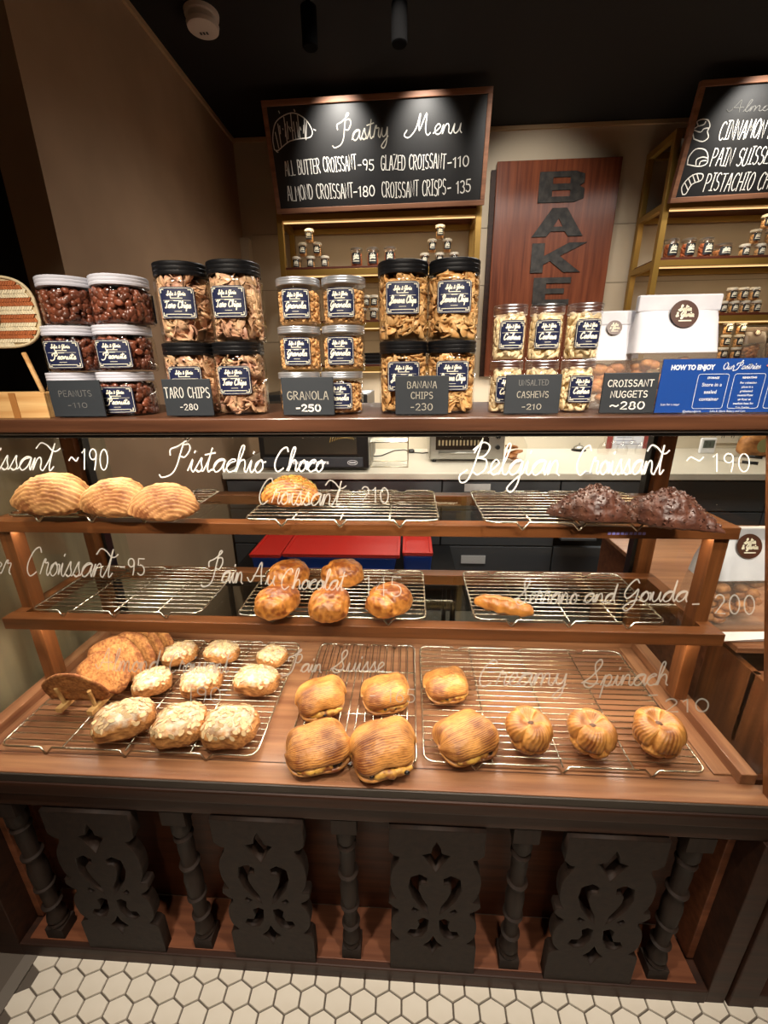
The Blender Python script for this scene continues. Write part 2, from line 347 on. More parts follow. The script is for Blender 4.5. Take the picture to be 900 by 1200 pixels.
def cursive(txt, big_t=False, slant=.18):
    x = 0; out = []; cur = []
    def flush():
        nonlocal cur
        if len(cur) > 1: out.append(smooth(cur, 4))
        cur = []
    for i, ch in enumerate(txt):
        if ch == ' ': flush(); x += .9; continue
        if ch in CCAP and ch.isupper():
            flush(); w, st = CCAP[ch]
            for p in st: out.append([(x+a, b) for a, b in smooth(p, 5)])
            x += w; continue
        if ch in '0123456789-~':
            flush(); w, st = CAPS[ch]
            for p in st: out.append([(x+a*1.9, b*1.9) for a, b in p])
            x += w*1.9+.45; continue
        key = 'T_' if (ch == 't' and big_t and i == len(txt)-1) else ch
        w, m, ex = CUR[key]
        cur += [(x+a, b) for a, b in m]
        for p in ex: out.append([(x+a, b) for a, b in p])
        x += w*.92
    flush()
    return [[(a+b*slant, b) for a, b in p] for p in out], x
def ribbon(polys, w, mb, fn):
    """flat strokes of width w following the polylines; fn maps (u,v) to space"""
    for P in polys:
        P = [p for i, p in enumerate(P) if i == 0 or abs(p[0]-P[i-1][0])+abs(p[1]-P[i-1][1]) > 1e-7]
        if len(P) < 2: continue
        vs = []; fs = []
        for i, p in enumerate(P):
            a = P[max(i-1, 0)]; b = P[min(i+1, len(P)-1)]
            dx, dy = b[0]-a[0], b[1]-a[1]; l = math.hypot(dx, dy) or 1
            nx, ny = -dy/l*w/2, dx/l*w/2; ex, ey = dx/l*w/2, dy/l*w/2
            s_ = -1 if i == 0 else (1 if i == len(P)-1 else 0)
            vs += [fn(p[0]+nx+ex*s_, p[1]+ny+ey*s_), fn(p[0]-nx+ex*s_, p[1]-ny+ey*s_)]
        for i in range(len(P)-1): fs.append((2*i, 2*i+1, 2*i+3, 2*i+2))
        mb.add(vs, fs)
def fit(polys, x0, y0, width=None, height=None, sx=None, sy=None):
    xs = [a for p in polys for a, b in p]; ys = [b for p in polys for a, b in p]
    mx = min(xs); W_ = max(xs)-mx
    sx = sx if sx else width/W_; sy = sy if sy else (height if height else sx)
    return [[(x0+(a-mx)*sx, y0+b*sy) for a, b in p] for p in polys]

# ------------------------------------------------------------------ materials
M_wall = mat('painted_wall', '#aa8d70', .85, col2='#9a7e63', scale=3, bump=.15, bscale=60)
M_wallb = mat('cream_wall', '#c4b49c', .7, col2='#b9a88f', scale=2, bump=.1, bscale=50)
M_ceil = mat('black_ceiling', '#0d0b0a', .9, bump=.1, bscale=80)
M_cove = mat('cove_trim', '#b49a76', .7)
M_case = wood('case_wood', '#593219', '#7b4826', .38, 0, coat=.25)
M_casey = wood('case_wood_along_depth', '#593219', '#7b4826', .38, 1, coat=.25)
M_casez = wood('case_wood_upright', '#593219', '#804c28', .38, 2, coat=.25)
M_tray = wood('tray_board_wood', '#784b33', '#a1714f', .42, 0, coat=.2)
M_trayy = wood('tray_board_wood_along_depth', '#784b33', '#a1714f', .42, 1, coat=.2)
M_dark = wood('dark_moulding_wood', '#24130a', '#3a1f11', .55, 0)
M_carve = wood('carved_dark_wood', '#190f09', '#281a11', .7, 2)
M_basein = wood('reddish_base_wood', '#5d3420', '#7e4c31', .5, 0)
M_basepan = wood('base_back_panel_wood', '#3e1f10', '#5a3019', .45, 0)
M_glass = glass('clear_glass', (.97, .985, .975, 1), .02, 1.36)
M_shelfglass = glass('shelf_glass', (.90, .93, .90, 1), .03, 1.36)
M_jar = glass('jar_plastic', (.97, .96, .94, 1), .06, 1.38)
M_sideglass = glass('side_glass', (.96, .97, .96, 1), .02, 1.4, thick=False)
M_track = mat('black_sliding_track', '#121110', .35)
M_steel = mat('chromed_wire', '#d9d2c2', .24, 1.)
M_alu = mat('grey_metal_strip', '#77716a', .35, .8)
M_ink = mat('white_paint_ink', '#e8e4da', .6)
M_chalk = mat('white_chalk', '#d8d4cb', .9)
M_chalkdim = mat('grey_chalk', '#6c6b69', .9)
M_chalkfaint = mat('faint_chalk', '#a8a294', .9)
M_black = mat('black_plastic', '#101012', .35, bump=.1, bscale=200)
M_board = mat('black_chalkboard', '#131314', .45, col2='#1f1e1d', scale=3, lo=.4, hi=.7)
M_frame = wood('board_frame_wood', '#6e4a36', '#8e6249', .5, 0)
M_navy = mat('navy_label', '#141b3c', .45)
M_labelink = mat('cream_label_print', '#efe9d2', .6)
M_clearlid = glass('frosted_lid_plastic', (.90, .90, .93, 1), .3, 1.6, .22)
M_whitelid = mat('milky_lid', '#c9c9d2', .3)
M_silverlid = mat('silver_lid', '#c4c6ca', .28, .7)
M_gold = mat('gold_shelf_frame', '#a07c38', .4, .45, bump=.1)
M_shelfwood = wood('shelf_board_wood', '#4a2417', '#6b3522', .5, 0)
M_brown = mat('brown_sticker', '#4a2c20', .4)
M_paper = mat('white_paper_bag', '#dcdbe0', .7, col2='#cfcfd6', scale=20, bump=.5, bscale=25)
M_film = film('bag_film', '#d8c8b8', .16, .25)
M_blue = mat('blue_print', '#1f4a96', .35)
M_white = mat('white_print', '#f1f2f6', .5)
M_acryl = glass('acrylic', (.95, .96, .97, 1), .05, 1.4)
M_signwood = wood('carved_sign_wood', '#5e3020', '#85492f', .32, 2, coat=.3)
M_char = mat('charred_letters', '#1a1613', .55, col2='#3a342e', scale=25, bump=1., bscale=40)
M_pine = wood('pine_wood', '#b8834a', '#e0b87c', .55, 0)
M_counter = mat('white_counter', '#d6cdbd', .3)
M_cab = mat('charcoal_cabinet', '#54575c', .42, bump=.05)
M_steelb = mat('brushed_steel', '#a5a29b', .3, .9, bump=.2, bscale=80, stretch=(1, 30, 30))
M_grout = mat('grey_grout', '#5a5148', .9)
M_tile = mat('white_hex_tile', '#e4dccd', .35, col2='#d6ccbb', scale=7, bump=.1, bscale=60)
M_stone = mat('marble_block', '#6f6154', .4, col2='#4e4339', scale=9, detail=6)
M_red = mat('red_plastic', '#d02a20', .4)
M_bluep = mat('blue_plastic', '#1c49b0', .4)
M_recess_shade = mat('recess_shade', '#0c0b0b', .8)
exec_parts = True

# ================================================================== SETTING
def struct(name, mb, m, parent=None, **k):
    o = mb.build(name, m, parent, **k); o['kind'] = 'structure'; return o
XW, YB, ZC = -1.01, 2.89, 2.625
fl = struct('floor', MB().box(-2.6, 3.2, -1.2, YB, -.06, 0), M_grout)
TW, TR = .0585, .0385
def hexmesh():
    b = MB(); w = TW/2-.0017; s = TR/.866/TW*.866/.75 if False else 1
    hx = [(0, TR*.667-.0013), (w, TR*.333-.001), (w, -TR*.333+.001), (0, -TR*.667+.0013), (-w, -TR*.333+.001), (-w, TR*.333-.001)]
    top = [(x*.97, y*.97, .004) for x, y in hx]; bot = [(x, y, 0) for x, y in hx]
    b.add(bot+top, [tuple(range(6, 12))]+[(i, (i+1) % 6, 6+(i+1) % 6, 6+i) for i in range(6)]); return b
TM = hexmesh().mesh('tile'); TM.materials.append(M_tile)
# make polygons face upwards
TM.flip_normals() if TM.polygons[0].normal.z < 0 else None
tiles = []
for r in range(30):
    y = .585-r*TR
    for c in range(34):
        x = -.885+c*TW+(TW/2 if r % 2 else 0)
        if x > 1.08 or x < -.90: continue
        tiles.append((x, y))
stuffb = MB(); tv = [tuple(v.co) for v in TM.vertices]; tf = [tuple(p.vertices) for p in TM.polygons]
for i, (x, y) in enumerate(tiles):
    if i < 270:
        o = bpy.data.objects.new('tile', TM); COL.objects.link(o); o.parent = fl; o.location = (x, y, 0)
    elif y > -.5: stuffb.add([(a+x, b_+y, c_) for a, b_, c_ in tv], tf)
o = stuffb.build('tile', M_tile, fl); o['kind'] = 'stuff'
# sheet joints between the tile mats

struct('trim_1', MB().box(-.945, -.912, -1.0, .588, 0, .006), mat('grey_edge_strip', '#6f675e', .6))
st = MB().box(-1.35, -1.045, -.4, .60, 0, .10); o = st.build('stone_step', M_stone, None, bevel=.006)
tag(o, 'brown marble step block on the floor at the lower left beside the case', 'step')
struct('wall_left', MB().box(-1.128, XW, 1.34, YB, 0, ZC), M_wall)
struct('wall_left', MB().box(-1.25, -1.0, .62, 1.335, 0, 1.235), mat('beige_partition', '#a2906f', .8, col2='#8d7c60', scale=5, stretch=(1, 4, .4)))
struct('wall_left', MB().box(-2.7, -2.6, -1.2, YB, 0, ZC), M_wall)
struct('wall_back', MB().box(-1.2, 3.2, YB, YB+.1, 0, ZC), M_wallb)
struct('wall_right', MB().box(3.1, 3.2, -1.2, YB, 0, ZC), M_wallb)
struct('wall_front', MB().box(-2.7, 3.2, -1.3, -1.2, 0, ZC), M_wall)
struct('ceiling', MB().box(-2.7, 3.2, -1.3, YB+.1, ZC, ZC+.08), M_ceil)
struct('trim_2', MB().box(XW, XW+.012, 1.34, YB, ZC-.022, ZC-.002), M_cove)
struct('trim_3', MB().box(XW, 3.1, YB-.014, YB-.001, ZC-.02, ZC-.002), M_cove)
struct('trim_4', MB().box(XW+.001, XW+.05, YB-.06, YB-.001, 0, ZC-.5), M_wallb)
struct('door_1', MB().box(-2.0, -1.135, 1.38, 1.42, 0, ZC-.1), mat('black_door', '#101318', .5), bevel=.003)
# backsplash joints of the back wall tiles
bs = MB()
for z in (1.55, 1.85, 2.15): bs.box(XW+.06, 3.0, YB-.003, YB-.0005, z, z+.003)
struct('trim_5', bs, mat('tile_joint', '#8f8370', .8))

# ================================================================== DISPLAY CASE
XL, XR = -.93, .66
case = thing('display_case', 'long wooden pastry display case with slanted lettered front glass and carved balustrade base', 'display case', (-.13, .9, 0))
def cb(name, m, *b, bevel=.0015, label=None, par=None):
    q = MB()
    for x in b: q.box(*x)
    return q.build(name, m, par or case, world=True, bevel=bevel, label=label)
# counter top
ct = cb('counter_top', wood('counter_top_wood', '#3f2517', '#5c3925', .4, 0, coat=.15), (-1.02, 1.06, .800, 1.17, 1.264, 1.2905), bevel=.003)
cb('metal_strip', M_alu, (-1.0, 1.04, .806, .822, 1.2585, 1.2635), label='grey metal strip under the counter edge')
cb('top_rail', M_track, (-1.0, 1.04, .812, .835, 1.252, 1.258), label='black glazing channel')
cb('light_strip', mat('led_strip_housing', '#cfc7b4', .5, emit='#ffcf8a', es=1.2), (XL+.05, XR-.05, .838, .850, 1.2535, 1.2575), label='warm led strip')
# tray floor with lip and side rails
ZT = CZ-.770
cb('tray_floor', M_tray, (XL, XR, .640, 1.06, ZT-.012, ZT))
cb('tray_lip', M_tray, (XL-.10, XR+.03, .598, .640, ZT-.016, ZT+.004))
cb('tray_ledge', M_trayy, (XL-.10, XL-.012, .640, .72, ZT-.016, ZT+.004))
cb('tray_back_rail', M_tray, (XL, XR, 1.06, 1.10, ZT-.012, ZT+.024))
for s, x in ((1, XR), (-1, XL)):
    a, b_ = (x-.018, x+.012) if s > 0 else (x-.012, x+.018)
    cb('side_rail', M_trayy, (a, b_, .641, 1.10, ZT+.0005, ZT+.026))
cb('tray_end_strip', M_trayy, (XR-.052, XR-.018, .66, 1.06, ZT, ZT+.004)); cb('tray_end_strip', M_trayy, (XL+.018, XL+.04, .66, 1.06, ZT, ZT+.004))
MB().box(XL+.02, XR-.05, .6465, .6485, ZT, ZT+.0008).build('joint_line', mat('groove_dark', '#4d2a17', .6), case, world=True)
# three slatted bottom grooves behind the middle rack are part of the board
gb = MB()
for k in range(14): gb.box(-.25+k*.0205, -.2485+k*.0205, .90, 1.05, ZT, ZT+.0012)
gb.build('board_groove', mat('groove_dark', '#4d2a17', .6), case, world=True, kind='stuff')
# front moulding
cb('upper_moulding', M_dark, (XL-.075, XR+.42, .590, .66, ZT-.050, ZT-.017), bevel=.005)
cb('lower_moulding', M_dark, (XL-.075, XR+.42, .598, .66, ZT-.092, ZT-.051), bevel=.005)
cb('glass_channel', mat('dark_glazing_bead', '#3a322b', .5, .2), (XL-.03, XR+.03, .594, .599, ZT-.017, ZT+.002), label='narrow metal glazing bead')
# posts
for x0, x1 in ((XL+.002, XL+.040), (XR-.040, XR-.004)):
    cb('rear_post', M_casez, (x0, x1, 1.07, 1.115, ZT+.03, 1.263))
for x0, x1 in ((XL+.042, XL+.052), (XR-.052, XR-.042)):
    cb('sliding_track', M_track, (x0, x1, 1.085, 1.112, ZT+.03, 1.262), label='black sliding door track')
for x0, x1 in ((XL+.004, XL+.034), (XR-.034, XR-.004)):
    cb('front_post', M_casez, (x0, x1, .835, .870, ZT+.027, CZ-.332))
# shelves: wooden frame round a glass panel
def shelf(z1, z0, y0, label):
    f = MB().box(XL-.002, XR+.002, y0, y0+.03, z0, z1).build('shelf_frame', M_case, case, world=True, bevel=.0015, label=label)
    for a, b_, c_, d in ((XL, XR, 1.035, 1.068, ), (XL, XL+.03, y0+.03, 1.035), (XR-.03, XR, y0+.03, 1.035)):
        MB().box(a, b_, c_, d, z0, z1).build('frame_rail', M_case if b_-a > .5 else M_casey, f, world=True, bevel=.001)
    MB().box(XL+.03, XR-.03, y0+.03, 1.035, z1-.007, z1-.001).build('glass_panel', M_shelfglass, f, world=True)
    return f
Z1, Z2 = CZ-.306, CZ-.531
s1 = shelf(Z1, CZ-.332, .821, 'upper glass shelf with wooden frame')
s2 = shelf(Z2, CZ-.560, .787, 'lower glass shelf with wooden frame')
tk = MB()
for k in range(9): tk.box(.405+k*.0085, .411+k*.0085, .8202, .8208, CZ-.323, CZ-.3175)
tk.build('tape_mark', mat('violet_tape_print', '#8e86d8', .5), s1, world=True, label='small violet printed tape')
# slanted front glass and upright side panes
gy0, gz0, gy1, gz1 = .606, ZT+.002, .826, 1.256
gd = np.array([0, gy1-gy0, gz1-gz0]); gd = gd/np.linalg.norm(gd); gn = np.array([0, -gd[2], gd[1]])
t_ = .0025
def pane(x0, x1):
    a = np.array([0, gy0, gz0]); b = np.array([0, gy1, gz1]); q = MB(); n_ = gn*t_
    P = []
    for (o_) in (0, 1):
        for x, base in ((x0, a), (x1, a), (x1, b), (x0, b)):
            p = base-n_*o_*-1 if o_ else base; P.append((x, (base-gn*0+n_*o_*-1)[1], (base+n_*o_*-1)[2]))
    q.add(P, [(0, 3, 2, 1), (4, 5, 6, 7), (0, 1, 5, 4), (1, 2, 6, 5), (2, 3, 7, 6), (3, 0, 4, 7)]); return q
fg = pane(XL-.012, XR+.012).build('front_glass', M_glass, case, world=True, label='slanted front glass with white hand lettering')
for x in (XL-.010, XR+.008):
    q = MB(); y2, zt = 1.10, 1.26
    q.add([(x, gy0+.006, ZT+.03), (x, y2, ZT+.03), (x, y2, zt), (x, gy1+.004, zt)], [(0, 1, 2, 3)])
    q.build('side_glass', M_sideglass, case, world=True)
q = MB()
for x in (XR+.012,):
    q.hexa([(x, .602, ZT-.01), (x+.012, .602, ZT-.01), (x+.012, .618, ZT-.01), (x, .618, ZT-.01), (x, gy1-.004, 1.25), (x+.012, gy1-.004, 1.25), (x+.012, gy1+.012, 1.25), (x, gy1+.012, 1.25)])
q.build('corner_strip', M_casez, case, world=True)

# ---- base: end panels, back panel, floor, rail
cb('base_back_panel', M_basepan, (XL, XR, .705, .72, .05, ZT-.06))
cb('base_floor', M_basein, (XL, XR, .60, .705, .03, .05))
cb('base_rail', M_dark, (XL-.02, XR+.02, .588, .645, 0, .047), bevel=.003)
for x0, x1 in ((XL-.02, XL-.004), (XR+.004, XR+.02)):
    cb('end_panel', M_basein, (x0, x1, .645, .72, .047, ZT-.092))
cb('base_post', M_dark, (XL-.11, XL-.02, .59, .70, 0, ZT-.092), bevel=.002)
cb('base_post', M_dark, (XR+.02, XR+.062, .59, .70, 0, ZT-.092), bevel=.002)

# ---- turned balusters
H0, H1 = .048, ZT-.093
def baluster_mesh():
    b = MB(); H = H1-H0
    b.box(-.022, .022, -.02, .02, 0, .035); b.box(-.026, .026, -.022, .022, H-.04, H)
    pr_ = [(0, .012), (.02, .021), (.035, .022), (.05, .018), (.07, .0215), (.10, .020), (.13, .016), (.17, .0145), (.185, .021), (.192, .0215), (.20, .016), (.21, .0145), (.34, .0165), (.352, .022), (.362, .022), (.37, .0175), (.40, .019), (.50, .0205), (.58, .0165), (.60, .0155), (.615, .0215), (.63, .0225), (.64, .0175), (.66, .0155), (.76, .0175), (.82, .0165), (.835, .0195), (.85, .021), (.868, .0155), (.90, .021), (1, .021)]
    b.lathe([(r, .03+z*(H-.065)) for z, r in pr_], n=20); return b
bm_ = baluster_mesh().mesh('baluster', True); bm_.materials.append(M_carve)
try: bm_.set_sharp_from_angle(angle=.6)
except Exception: pass
BX = (-.862, -.487, -.127, .24, .573)
for x in BX: mobj('baluster', bm_, M_carve, case, loc=(x-case.location.x, .622-.9, H0))
# ---- fretwork panels between the balusters
def mirror(p): return [(-x, y) for x, y in p][::-1]
def sm(p, k=4): return smooth(list(p)+[p[0]], k)[:-1]
PW, PH = .095, .468
right = [(.5, 1), (.5, .86), (.44, .835), (.385, .83)]+smooth([(.40, .80), (.47, .74), (.49, .67), (.47, .60), (.42, .55)], 4)+[(.43, .545), (.50, .545), (.51, .515), (.46, .49), (.40, .475)]+smooth([(.40, .455), (.46, .42), (.485, .36), (.46, .29), (.38, .245)], 4)+[(.47, .235), (.50, .215), (.50, 0)]
outline = [(x*2*PW, y*PH) for x, y in right]+[(-x*2*PW, y*PH) for x, y in right[::-1]]
def hole(pts, k=0):
    q = smooth(pts+[pts[0]], 4)[:-1] if k else pts
    return [(x*2*PW, y*PH) for x, y in q]
holes = [hole([(0, .94), (.05, .895), (.06, .865), (.16, .85), (.08, .80), (0, .735), (-.08, .80), (-.16, .85), (-.06, .865), (-.05, .895)])]
for s in (1, -1):
    holes.append(hole([(s*.08, .70), (s*.17, .725), (s*.28, .70), (s*.30, .63), (s*.25, .56), (s*.15, .495), (s*.05, .445), (s*.07, .51), (s*.13, .56), (s*.17, .61), (s*.175, .645), (s*.14, .665), (s*.09, .66)]))
    holes.append(hole([(s*.05, .41), (s*.12, .425), (s*.19, .405), (s*.17, .365), (s*.20, .335), (s*.28, .335), (s*.31, .30), (s*.23, .272), (s*.13, .282), (s*.065, .335)]))
    holes.append(hole([(s*.16, .475), (s*.24, .50), (s*.27, .475), (s*.22, .455)]))
holes.append(hole([(0, .30), (.05, .25), (.125, .215), (.055, .20), (0, .135), (-.055, .20), (-.125, .215), (-.05, .25)]))
fm = curve_mesh([outline]+holes, .011, .0015); fm.materials.append(M_carve)
for x in (-.672, -.307, .062, .413):
    o = mobj('carved_panel', fm, M_carve, case, loc=(x-case.location.x, .604-.9, .040)); o.rotation_euler = (PI/2, 0, 0)

# ---- hand lettering on the glass
gp0 = np.array([0, gy0, gz0])-gn*(-.0010) if gn[1] > 0 else np.array([0, gy0, gz0])+gn*.0010
def gpt(px, py): return at_plane(px, py, gp0, gn)
M_ink_shade = mat('shaded_white_paint_ink', '#cfc9bd', .7); M_ink_shade.node_tree.nodes['Principled BSDF'].inputs['Alpha'].default_value = .5  # dimmed half-clear copy of the white ink, shade on lower rows painted in
def glass_text(words, x0, y0, x1, y1, capx, w=.0025, style='cur', bt=False):
    a = gpt(x0, y0); b = gpt(x1, y1); up = gd
    ux = (b-a); L_ = np.linalg.norm(ux); ux = ux/L_
    q = gpt(x0, y0-10); per = np.linalg.norm(q-a)/10*capx      # metres for capx pixels up
    if style == 'cur': P, _ = cursive(words, bt); P = fit(P, 0, 0, width=L_, sy=per/2.1)
    else: P, _ = caps(words, .22); P = fit(P, 0, 0, width=L_, sy=per)
    m = MB(); ribbon(P, w, m, lambda u, v: tuple(a+ux*u+up*v)); 
    return m.build('lettering', M_ink if y0 < 560 else M_ink_shade, fg, world=True, kind=None)
glass_text('Croissant', -48, 549, 70, 552, 32, bt=True)
glass_text('~190', 81, 549, 126, 551, 24, style='caps')
glass_text('Pistachio', 187, 552, 311, 554, 31, .0027)
glass_text('Choco', 322, 552, 381, 553, 28, .0027)
glass_text('Croissant', 304, 590, 405, 594, 30, .0024, bt=True)
glass_text('210', 424, 588, 455, 590, 18, .0022, style='caps')
glass_text('Belgian', 538, 556, 655, 557, 36, .0027)
glass_text('Croissant', 676, 556, 784, 556, 34, .0027, bt=True)
glass_text('~', 805, 549, 824, 549, 24, style='caps'); glass_text('190', 836, 552, 878, 553, 21, style='caps')
glass_text('Butter', -75, 672, 13, 673, 28, .0024)
glass_text('Croissant', 32, 674, 138, 677, 33, .0026, bt=True)
glass_text('-95', 141, 673, 169, 674, 19, .0026, style='caps')
glass_text('Pain', 236, 681, 284, 684, 28, .0026)
glass_text('Au', 290, 684, 322, 686, 25, .0024); glass_text('Chocolat', 330, 690, 406, 692, 24, .0024)
glass_text('145', 428, 697, 470, 699, 22, .0022, style='caps')
glass_text('Serrano', 603, 707, 678, 708, 26, .0024); glass_text('and', 684, 706, 724, 706, 22, .0024); glass_text('Gouda', 730, 705, 806, 705, 25, .0026)
glass_text('- 200', 812, 718, 884, 720, 22, .0028, style='caps')
glass_text('Almond', 112, 786, 188, 788, 26, .0024); glass_text('Croissant', 199, 788, 272, 789, 24, .0024, bt=True)
glass_text('190', 220, 822, 258, 823, 17, .0024, style='caps')
glass_text('Pain', 330, 787, 376, 788, 20, .0026); glass_text('Suisse', 388, 787, 450, 787, 22, .0026)
glass_text('- 165', 434, 822, 486, 823, 15, .0022, style='caps')
glass_text('Creamy', 562, 804, 664, 803, 30, .0026); glass_text('Spinach', 682, 804, 782, 803, 27, .0028)
glass_text('-', 760, 822, 770, 822, 16, style='caps'); glass_text('210', 780, 834, 830, 834, 15, .0030, style='caps')

# ================================================================== NEIGHBOURING CASE (right)
nb = thing('side_display_case', 'second dark wooden display case continuing to the right of the main one', 'display case', (1.2, .9, 0))
def nbx(name, m, b, bevel=.002): return MB().box(*b).build(name, m, nb, world=True, bevel=bevel)
nbx('base_post', M_dark, (XR+.068, XR+.125, .586, .70, 0, ZT-.095))
nbx('base_rail', M_dark, (XR+.125, 1.9, .588, .645, 0, .047)); nbx('base_floor', M_basein, (XR+.125, 1.9, .645, .705, .02, .045))
nbx('base_back_panel', M_basepan, (XR+.07, 1.9, .705, .72, .0, ZT-.06))
nbx('case_body', M_basein, (XR+.12, 1.9, .95, 1.62, .0, CZ-.615))
nbx('wood_top', M_tray, (XR+.08, 1.9, .84, 1.64, CZ-.615, CZ-.600))
nbx('inner_panel', M_basein, (XR+.10, 1.85, .80, .815, ZT-.06, CZ-.64)) 
nbx('end_panel', M_casez, (XR+.10, XR+.115, .72, .95, ZT-.09, CZ-.64))
mobj('baluster', bm_, M_carve, nb, loc=(.875-1.2, .622-.9, H0))

# ================================================================== WIRE COOLING RACKS
RW = .0018
def rack(label, x0, x1, y0, y1, zs, along='x', pitch=.0165, cross=3, group=None, vfeet=True, dz=.015):
    """zs = surface it stands on; wires lie dz above it"""
    cx, cy = (x0+x1)/2, (y0+y1)/2; w, d = (x1-x0)/2, (y1-y0)/2
    t = thing('wire_rack', label, 'cooling rack', (cx, cy, zs), 0, group)
    r = .018; P = []
    def edge(a, b, y, sgn):
        xs = []
        n = 3
        for k in range(n):
            c = a+(b-a)*(k+.5)/n; s = 1 if b > a else -1
            xs += [(c-s*.050, y, dz), (c-s*.013, y, dz), (c-s*.001, y+sgn*.004, .002), (c+s*.001, y+sgn*.004, .002), (c+s*.013, y, dz), (c+s*.050, y, dz)]
        xs2 = []
        for q in xs: xs2.append(q)
        return xs2
    def cor(cx_, cy_, a0):
        return [(cx_+r*math.cos(math.radians(a0+k*30)), cy_+r*math.sin(math.radians(a0+k*30)), dz) for k in range(4)]
    P += cor(-w+r, -d+r, 180)
    if vfeet: P += edge(-w+r, w-r, -d, -1)
    P += cor(w-r, -d+r, 270)+cor(w-r, d-r, 0)
    if vfeet: P += edge(w-r, -w+r, d, 1)
    P += cor(-w+r, d-r, 90)
    MB().tube(P, RW*1.25, 6, True).build('frame', M_steel, t, smooth=True)
    if along == 'x':
        n = int((y1-y0-.012)/pitch); me = MB().tube([(-w, 0, 0), (w, 0, 0)], RW*.85, 5).mesh('wire', True)
        for k in range(n): mobj('wire', me, M_steel, t, loc=(0, -d+(y1-y0)*(k+1)/(n+1), dz+.0016))
        cm = MB().tube([(0, -d, 0), (0, d, 0)], RW, 5).mesh('cross_wire', True)
        for k in range(cross): mobj('cross_wire', cm, M_steel, t, loc=(-w+2*w*(k+1)/(cross+1), 0, dz-.001))
    else:
        n = int((x1-x0-.012)/pitch); me = MB().tube([(0, -d, 0), (0, d, 0)], RW*.85, 5).mesh('wire', True)
        for k in range(n): mobj('wire', me, M_steel, t, loc=(-w+(x1-x0)*(k+1)/(n+1), 0, dz+.0016))
        cm = MB().tube([(-w, 0, 0), (w, 0, 0)], RW*1.2, 5).mesh('cross_wire', True)
        for yy in (.77, .915): mobj('cross_wire', cm, M_steel, t, loc=(0, yy-cy, dz-.001))
    return t
G1, G2, G3 = 'wire racks on the tray board', 'wire racks on the lower glass shelf', 'wire racks on the upper glass shelf'
ZR = .0185
rack('chrome wire rack on the tray under the almond croissants and toast holder', -.874, -.312, .648, 1.028, ZT, group=G1)
rack('small chrome wire rack under four ridged pastries in the middle of the tray', -.250, .020, .642, 1.028, ZT, 'y', .0195, group=G1)
rack('large chrome wire rack on the tray at the right under three knotted pastries', .036, .588, .652, 1.026, ZT, group=G1)
rack('empty chrome wire rack at the left of the lower glass shelf', -.870, -.468, .802, 1.028, Z2, group=G2, pitch=.0175)
rack('chrome wire rack under the five golden buns on the lower glass shelf', -.382, .040, .798, 1.028, Z2, group=G2, pitch=.0175)
rack('chrome wire rack with one seeded finger roll on the lower glass shelf', .146, .548, .802, 1.028, Z2, group=G2, pitch=.0175)
rack('chrome wire rack under three dusted croissants on the upper glass shelf', -.880, -.486, .822, 1.030, Z1, group=G3, pitch=.0205)
rack('chrome wire rack with a single nut-topped croissant on the upper glass shelf', -.340, .062, .806, 1.030, Z1, group=G3, pitch=.0205)
rack('chrome wire rack under two chocolate croissants on the upper glass shelf', .154, .520, .800, 1.028, Z1, group=G3, pitch=.0205)

# ================================================================== PASTRIES
def nz(x, y, z, s): return noise.noise(Vector((x*s, y*s, z*s)))
def surf(fn, nu=44, nv=80):
    """closed surface over theta (0 top .. pi bottom) and phi; fn -> x, y, z, crust, powder"""
    vs, cr, pw, fs = [], [], [], []
    for i in range(nu+1):
        th = PI*(.5-.5*math.cos(PI*i/nu)) if False else PI*i/nu
        for j in range(nv):
            x, y, z, c, p = fn(th, 2*PI*j/nv)
            vs.append((x, y, z)); cr.append(c); pw.append(p)
    for i in range(nu):
        for j in range(nv): fs.append((i*nv+j, (i+1)*nv+j, (i+1)*nv+(j+1) % nv, i*nv+(j+1) % nv))
    return vs, fs, cr, pw
def surf_mesh(name, data, m):
    vs, fs, cr, pw = data
    me = bpy.data.meshes.new(name); me.from_pydata(vs, [], fs); me.update()
    a = me.attributes.new('crust', 'FLOAT', 'POINT'); a.data.foreach_set('value', [max(0., min(1., c)) for c in cr])
    a = me.attributes.new('powder', 'FLOAT', 'POINT'); a.data.foreach_set('value', pw)
    me.polygons.foreach_set('use_smooth', [True]*len(me.polygons)); me.materials.append(m); return me
def sgnp(v, p): return math.copysign(abs(v)**p, v)
def sell(th, ph, a, b, c, e1, e2, zflat=.35):
    st, ct = math.sin(th), math.cos(th)
    k = sgnp(st, e1)
    x, y = a*k*sgnp(math.cos(ph), e2), b*k*sgnp(math.sin(ph), e2)
    z = c*sgnp(ct, e1)
    if z < 0: z *= zflat
    return x, y, z+c*zflat
M_dust = pastry('dusted_croissant_crust', '#cc945c', '#7d4720', .65, .0)
M_golden = pastry('golden_glazed_crust', '#d0883c', '#74380f', .4, .2, 60)
M_suisse = pastry('ridged_crust', '#d8954c', '#6a3210', .5, .08, 50)
M_knot = pastry('knotted_crust', '#d8954c', '#70340e', .42, .12, 50)
M_almond = pastry('almond_crust', '#cf8f52', '#7e4820', .55, .08, 60, powder='#e8d9c2')
M_toast = pastry('toasted_slice_crust', '#c98a4e', '#7c4219', .8, .0, 150, bump=1.0, mixk=1.9)
M_choc = mat('chocolate_crust', '#3a2018', .42, col2='#5a3526', scale=60, bump=.8, bscale=150, coat=.1)
M_nug = mat('chocolate_nuggets', '#4d2e22', .45, island=.35)
M_flake = mat('almond_flakes', '#d6b488', .6, island=.28)
M_green = mat('pistachio_crumbs', '#9a9046', .7, island=.3)
M_fill = mat('custard_filling', '#d9a64a', .5, col2='#8a4c22', scale=75, lo=.4, hi=.62, bump=.8, bscale=90)
M_chip = mat('dark_chocolate_bits', '#1c0f0b', .35)
